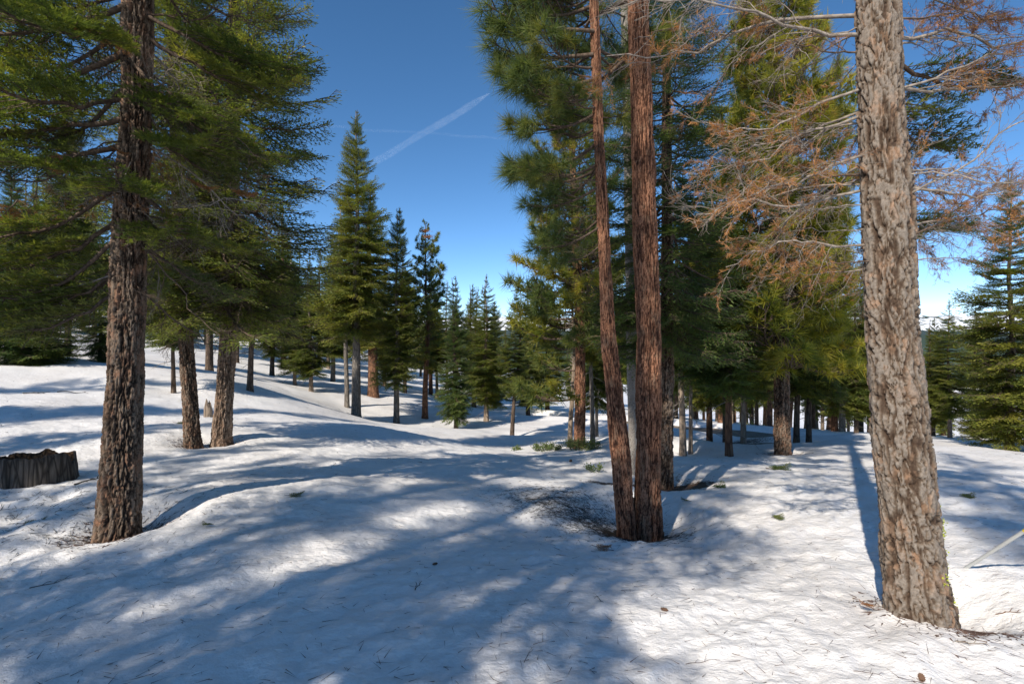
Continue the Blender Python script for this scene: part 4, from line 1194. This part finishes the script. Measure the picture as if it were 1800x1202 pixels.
# ------------------------------------------------------------------ trees behind and beside the camera: they cast the dappled shade
E1 = np.array([math.cos(math.atan2(.555, .83)), -math.sin(math.atan2(.555, .83))]); F1 = np.array([.555, .83])
for i, (c, s, h, c0, cr, kd) in enumerate([(-1.9, -5.5, 14, 4.6, 1.5, 'sparse'), (-4.3, -7.5, 14, 3.0, 1.7, 'sparse'), (-3.1, -9.5, 15, 4.0, 1.4, 'sparse'), (-2.6, -13, 17, 6, 1.5, 'sparse'), (-6.6, -9.5, 13, 3.0, 1.5, 'sparse'), (-9.2, -7.0, 10.5, 3, 1.6, 'sparse'), (-12.0, -5, 9.5, 2.5, 1.7, 'sparse'),
                                      (-7.6, -16, 18, 5, 1.7, 'sparse'), (-4.4, -18, 18, 6, 1.7, 'sparse'), (-15.5, -8, 15, 3, 1.8, 'fir'), (-20, -10, 16, 3, 2.0, 'sparse'),
                                      (1.75, -8, 17, 9.5, 1.4, 'sparse'), (5.6, -8, 12, 3, 1.5, 'fir'), (9.0, -7, 12, 3, 1.5, 'sparse')]):
    q = E1 * c + F1 * s
    tree(q[0], q[1], .4, h, c0, h, cr, kd, 'B', 'fir standing behind the viewer and shading the snow', group='trees behind the viewer')

# ------------------------------------------------------------------ stump, snag, pole, shrubs
def stump():
    p = P(62, 856, 6.7); rg = np.random.default_rng(5)
    n = 260; a = np.arange(n) / n * 2 * np.pi
    base = .405 * (1 + .06 * np.sin(a * 3) + .035 * np.sin(a * 7 + 1))
    groove = lambda z: .022 * fbm(a / 6.283 * 60, a * 0 + z * 1.5, o=3, s=3) + .03 * np.minimum(0, np.sin(a * 11 + 2 * np.sin(a * 3)) + .8) 
    top = .345 + .04 * np.sin(a + 2.4) + .045 * fbm(a / 6.283 * 14, a * 0, o=3, s=8) + .012 * fbm(a / 6.283 * 70, a * 0, o=2, s=9)
    top -= .10 * sstep(.45, .6, np.sin(a * 2 + .9) * .5 + .3 * np.sin(a * 5))
    ri = base - .075 - .03 * (fbm(a / 6.283 * 20, a * 0, o=2, s=6) + .5)
    rings = [(base * (1.12 - .12 * t) + groove(t), -.25 + (top + .25) * t) for t in np.linspace(0, 1, 12)]
    rings += [(base - .02 + groove(1) * .5, top + .008), (ri, top - .01 + .012 * rg.normal(size=n)), (ri * .96, top * .6), (ri * .9, top * .25), (ri * .5, np.full(n, .03)), (ri * .02, np.full(n, .05))]
    V = np.concatenate([np.c_[r * np.cos(a) * 1.05, r * np.sin(a) * .85, z] for r, z in rings])
    i = np.arange(len(rings) - 1)[:, None] * n; j = np.arange(n)[None]; k = (j + 1) % n
    F = np.stack([i + j, i + k, i + n + k, i + n + j], -1).reshape(-1, 4)
    mi = np.repeat([0] * 12 + [1] * (len(rings) - 13), n)
    o = link('tree_stump', mesh_from('tree_stump', V, F, [M_OLD, M_ROT], mi, True), None, (p[0], p[1], Z(p[0], p[1])), (R(3), R(2), 0))
    tag(o, 'wide hollow weathered stump sunk in the snow at the left edge', 'stump')
    acc = Acc()
    for k in range(5):
        c = np.array([-.52 + .05 * k, -.16 + .03 * k, .05 + .01 * k])
        V, F = tube([c + [-.12, 0, -.08], c + [.02, .02, .03], c + [.16, .05, .08]], [.03, .05, .02], 6); acc.add(V, F)
    link('rotten_slab', acc.mesh('rotten_slab', [M_ROT], False), o)


stump()

p = P(366, 732, 13.2); rg = np.random.default_rng(6); acc = Acc()
for k in range(9):
    a = k / 9 * 6.28; q = np.array([math.cos(a) * .06, math.sin(a) * .06, 0])
    V, F = tube([q + [0, 0, -.15], q * 1.0 + [0, 0, .2], q * .8 + [rg.normal(0, .01), 0, rg.uniform(.32, .48)]], [.05, .04, .008], 6); acc.add(V, F)
tag(link('broken_snag', acc.mesh('broken_snag', [M_BARKP], False), None, (p[0], p[1], Z(p[0], p[1]))), 'small splintered broken snag left of the sunlit brown trunk', 'snag')

a_, b_ = P(1707, 992, 3.75), P(1812, 926, 3.35)
d_ = unit(b_ - a_)
V, F = tube([a_ - d_ * .15, a_, a_ + (b_ - a_) * .9], [.0115] * 3, 16)
po = bpy.data.objects.new('marker_pole', None); COL.objects.link(po); po.location = a_
tag(po, 'leaning white marker pole with yellow band in the snow at the right edge', 'pole')
link('pole_shaft', mesh_from('pole_shaft', V - a_, F, [M_POLE]), po)
V, F = tube([a_ + (b_ - a_) * .9, a_ + (b_ - a_) * 1.5], [.0125] * 2, 16)
link('yellow_band', mesh_from('yellow_band', V - a_, F, [M_YEL]), po)


def shrub(px, py, d, r, h, n, seed, label, name='shrub'):
    rg = np.random.default_rng(seed); st, lf = Acc(), Acc()
    for k in range(n):
        a = rg.uniform(0, 6.28); q = rg.uniform(0, 1) ** .5 * r
        b = np.array([math.cos(a) * q * .6, math.sin(a) * q * .5, -.05]); e = np.array([math.cos(a) * q, math.sin(a) * q * .6, h * rg.uniform(.5, 1.05) * (1 - .4 * q / r)])
        V, F = tube([b, (b + e) / 2 + rg.normal(0, .02, 3), e], [.006, .004, .002], 3); st.add(V, F)
        m_ = 22; u = rg.uniform(.45, 1.05, (m_, 1)); pp = b + (e - b) * u + rg.normal(0, .03, (m_, 3))
        dr = unit(rg.normal(size=(m_, 3)) + [0, 0, .8])
        V, F = blade(pp, dr, unit(np.cross(dr, rg.normal(size=(m_, 3)))), rg.uniform(.03, .05, m_), .012); lf.add(V, F, np.repeat(rg.uniform(.1, .95, m_), 4))
    p = P(px, py, d)
    root = bpy.data.objects.new(name, None); COL.objects.link(root); root.location = (p[0], p[1], Z(p[0], p[1])); tag(root, label, 'shrub')
    link('stems', st.mesh('stems', [M_TWIGB]), root); link('leaves', lf.mesh('leaves', [M_LEAF]), root)


shrub(962, 796, 14, .42, .22, 60, 1, 'low yellow green shrub in the sunny snow, left of the two')
shrub(1022, 797, 13.8, .55, .34, 90, 2, 'taller dark green shrub at the foot of the pink trunk pine')
shrub(908, 792, 14.2, .14, .12, 12, 3, 'tiny yellowish sprig of shrub at the edge of the snow bowl')
shrub(1045, 828, 9.0, .15, .12, 8, 4, 'small sparse dark leafed sprig left of the twin pines')
shrub(1330, 756, 30, 1.2, .5, 50, 9, 'low shrub on the snow bank beyond the road')


def sprig(px, py, d, L, rot, label, mt=None, kind='fir'):
    rg = np.random.default_rng(int(px)); p = P(px, py, d)
    w, l = FB[int(px) % 5]
    acc = Acc()
    wv, wf, wt, _ = w.arrays(); lv, lf, lt, _ = l.arrays()
    acc.add(wv, wf, .5, 1); acc.add(lv, lf, lt, 0)
    z = Z(p[0], p[1])
    o = link('fallen_sprig', acc.mesh('fallen_sprig', [mt or M_FIR, M_TWIGB]), None, (p[0], p[1], z + .035), (R(8), R(-8), rot), (L, L, L))
    tag(o, label, 'sprig')


sprig(1262, 862, 6.9, .28, 1.0, 'dark green fir sprig poking out right of the twin pines', M_FIRD)
sprig(1355, 922, 5.2, .16, .3, 'small yellow green tuft lying on sunlit snow')
sprig(1215, 879, 6.2, .14, 2.2, 'small green sprig in the hollow just right of the twin pines', M_FIRD)
sprig(1345, 826, 8.6, .45, .1, 'flat green sprig on the snow below the yellow green pine', M_FIRD)
sprig(1685, 886, 6.3, .22, .1, 'green sprig on the shaded snow right of the plated trunk')
sprig(500, 884, 5.6, .2, .2, 'yellow green sprig on the sunny streak right of the furrowed trunk')
sprig(376, 956, 4.7, .13, 2.8, 'little dark green sprig right of the furrowed trunk foot', M_FIRD)
sprig(1040, 962, 4.75, .18, -.4, 'rusty dead sprig in front of the twin pines', M_ORANGE)
sprig(30, 940, 5.0, .22, .4, 'green sprig on lumpy snow left of the furrowed trunk', M_FIRD)
sprig(305, 762, 11.5, .35, .1, 'dark sprig in the hollow left of the mossy leaning trunk', M_FIRD)
sprig(1545, 1075, 3.05, .1, 2.3, 'rusty sprig caught at the left foot of the plated trunk', M_ORANGE)


def twig(px, py, d, L, rot, label, r=.004, mt=None, seed=0, nfork=3):
    rg = np.random.default_rng(seed or int(px * 7 + py)); p = P(px, py, d); acc = Acc()
    n = 8; t = np.linspace(0, 1, n); wig = np.cumsum(rg.normal(0, .03, n)) * L
    X = p[0] + math.cos(rot) * t * L - math.sin(rot) * wig; Y = p[1] + math.sin(rot) * t * L + math.cos(rot) * wig
    Zs = H(X, Y) + r * 1.2 + .02 * L * np.abs(np.sin(t * 5))
    pts = np.c_[X, Y, Zs]
    V, F = tube(pts, np.linspace(r, r * .4, n), 5); acc.add(V, F)
    for k in range(nfork):
        i = 2 + k * 2 % (n - 2); a = rot + rg.choice([-1, 1]) * rg.uniform(.5, 1.1); l = L * rg.uniform(.15, .35)
        e = pts[i] + [math.cos(a) * l, math.sin(a) * l, rg.uniform(.0, .03)]
        V, F = tube([pts[i], (pts[i] + e) / 2 + [0, 0, .008], e], [r * .6, r * .5, r * .3], 4); acc.add(V, F)
    o = link('fallen_twig', mesh_from('fallen_twig', acc.arrays()[0] - np.array([p[0], p[1], Zs[0]]), acc.arrays()[1], [mt or M_LITTERD]), None, (p[0], p[1], Zs[0]))
    tag(o, label, 'twig')


twig(52, 1028, 3.75, .24, .3, 'dark forked twig in the shaded snow at the lower left', .0035)
twig(130, 852, 6.4, .28, 1.0, 'curved dark stick right of the hollow stump', .012)
twig(730, 1025, 3.4, .07, 1.3, 'short dark forked bit on the snow, centre left')
twig(1060, 1060, 3.2, .15, 1.8, 'thin greenish twig on the snow below the twin pines', .002)
twig(920, 1175, 2.55, .14, 1.2, 'reddish needle bundle near the bottom centre', .0015, M_LITTER)
twig(1110, 880, 6.0, .25, .2, 'dark stick beside the melted pit of the twin pines', .006)
twig(1205, 1165, 2.6, .17, -.1, 'thin brown stalk at the bottom right of centre', .0015, M_LITTER)
twig(1680, 1128, 2.75, .14, -.4, 'grey stick at the right foot of the plated trunk', .004, M_TWIG)
twig(1750, 1045, 3.3, .12, -.6, 'rusty little twig on the snow below the marker pole', .003, M_ORANGE)
twig(100, 690, 15, .8, .2, 'dark stick lying on the left snow slope', .015)
twig(40, 700, 14.4, .6, .1, 'dark twig litter near the left edge of the slope', .015)
twig(1500, 1175, 2.5, .12, -.5, 'small brown stalk near the bottom right edge', .0015, M_LITTER)


def cone(px, py, d, s, label):
    rg = np.random.default_rng(int(px)); p = P(px, py, d); acc = Acc()
    V, F = tube([[-.5, 0, 0], [-.3, 0, 0], [.1, 0, 0], [.5, 0, 0]], [.05, .2, .2, .04], 8); acc.add(V, F)
    for k in range(60):
        t = k / 60; a = k * 2.4; r = .22 * math.sin(.4 + t * 2.5)
        b = np.array([[-.45 + t * .9, math.cos(a) * r, math.sin(a) * r]]); dr = unit(np.array([[.5, math.cos(a), math.sin(a)]]))
        V, F = blade(b * [1, .7, .7], dr, unit(np.cross(dr, [[1, 0, 0]])), .2, .08); acc.add(V, F)
    o = link('pine_cone', acc.mesh('pine_cone', [M_CONE], False), None, (p[0], p[1], Z(p[0], p[1]) + s * .2), (0, 0, rg.uniform(0, 6)), (s,) * 3)
    tag(o, label, 'pine cone')


cone(765, 996, 3.9, .04, 'small dark cone on the shaded snow in the centre')
cone(1168, 1070, 3.1, .045, 'dark cone on the snow below the twin pines')
cone(1620, 1192, 2.45, .05, 'brown cone scale clump at the lower right')
cone(1003, 777, 10, .09, 'dark cone on the mound beside the pink pine')


def litter():
    rg = np.random.default_rng(99)
    acc = Acc()
    def put(n, xs, ys, l0, l1, r, spread=1.0, tint=.5):
        x, y = xs, ys; z = H(x, y)
        a = rg.uniform(0, 6.28, n); l = rg.uniform(l0, l1, n)
        dx, dy = np.cos(a) * l, np.sin(a) * l
        z2 = H(x + dx, y + dy)
        lift = rg.uniform(0, .25, n) ** 2 * l
        P0 = np.c_[x, y, z + .003]; P1 = np.c_[x + dx, y + dy, z2 + .004 + lift]
        d = unit(P1 - P0); s1 = unit(np.cross(d, [0, 0, 1.0])) * r[:, None]; s2 = np.cross(d, s1)
        V = np.stack([P0 + s1, P0 - s1 * .5 + s2 * .8, P0 - s1 * .5 - s2 * .8, P1], 1).reshape(-1, 3)
        b = np.arange(n)[:, None] * 4
        F = np.concatenate([b + np.array([[0, 1, 3]]), b + np.array([[1, 2, 3]]), b + np.array([[2, 0, 3]])])
        return V, F
    n = 2600
    d = np.exp(rg.uniform(math.log(2.0), math.log(14), n)); x = rg.uniform(-1.15, 1.15, n) * d
    V, F = put(n, x, d, .02, .11, rg.uniform(.0012, .0022, n)); acc.add(V, F, .5, 0)
    # dense dark patch of blown twigs and needles left of the twin pines
    n = 4600; c = P(1015, 888, 6.0)
    x = c[0] + rg.normal(0, .42, n); y = c[1] + rg.normal(0, .42, n) - (x - c[0]) * .45
    V, F = put(n, x, y, .02, .10, rg.uniform(.0012, .003, n)); acc.add(V, F, .5, 1)
    n = 700; a = rg.uniform(0, 6.28, n); rr = rg.normal(.35, .15, n); c = P(1124, 935, 5.6)
    V, F = put(n, c[0] + np.cos(a) * rr, c[1] + np.sin(a) * rr, .02, .12, rg.uniform(.0012, .003, n)); acc.add(V, F, .5, 1)
    n = 900; c = P(70, 930, 5.3); V, F = put(n, c[0] + rg.normal(0, .9, n), c[1] + rg.normal(0, .6, n), .02, .14, rg.uniform(.001, .004, n)); acc.add(V, F, .5, 1)
    for (bx, by, bd, br, bn) in [(207, 958, 4.95, .34, 700), (1640, 1095, 3.1, .26, 420), (338, 783, 9.7, .35, 300), (390, 775, 10, .32, 300), (1169, 850, 8.1, .5, 500), (1376, 799, 12.2, .4, 300)]:
        a = rg.uniform(0, 6.28, bn); rr = br * (.6 + np.abs(rg.normal(0, .45, bn))); c = P(bx, by, bd)
        V, F = put(bn, c[0] + np.cos(a) * rr, c[1] + np.sin(a) * rr, .015, .07, rg.uniform(.0015, .006, bn)); acc.add(V, F, .5, 0)
    n = 300; c = P(1740, 1090, 3.0); V, F = put(n, c[0] + rg.normal(0, .22, n), c[1] + rg.normal(0, .12, n), .02, .07, rg.uniform(.001, .002, n)); acc.add(V, F, .5, 0)
    n = 900; d = rg.uniform(7, 26, n); x = rg.uniform(-1.05, 1.05, n) * d; V, F = put(n, x, d, .03, .12, rg.uniform(.002, .006, n)); acc.add(V, F, .5, 1)
    struct(link('needle_litter', acc.mesh('needle_litter', [M_LITTER, M_LITTERD], False)), 'stuff')


litter()
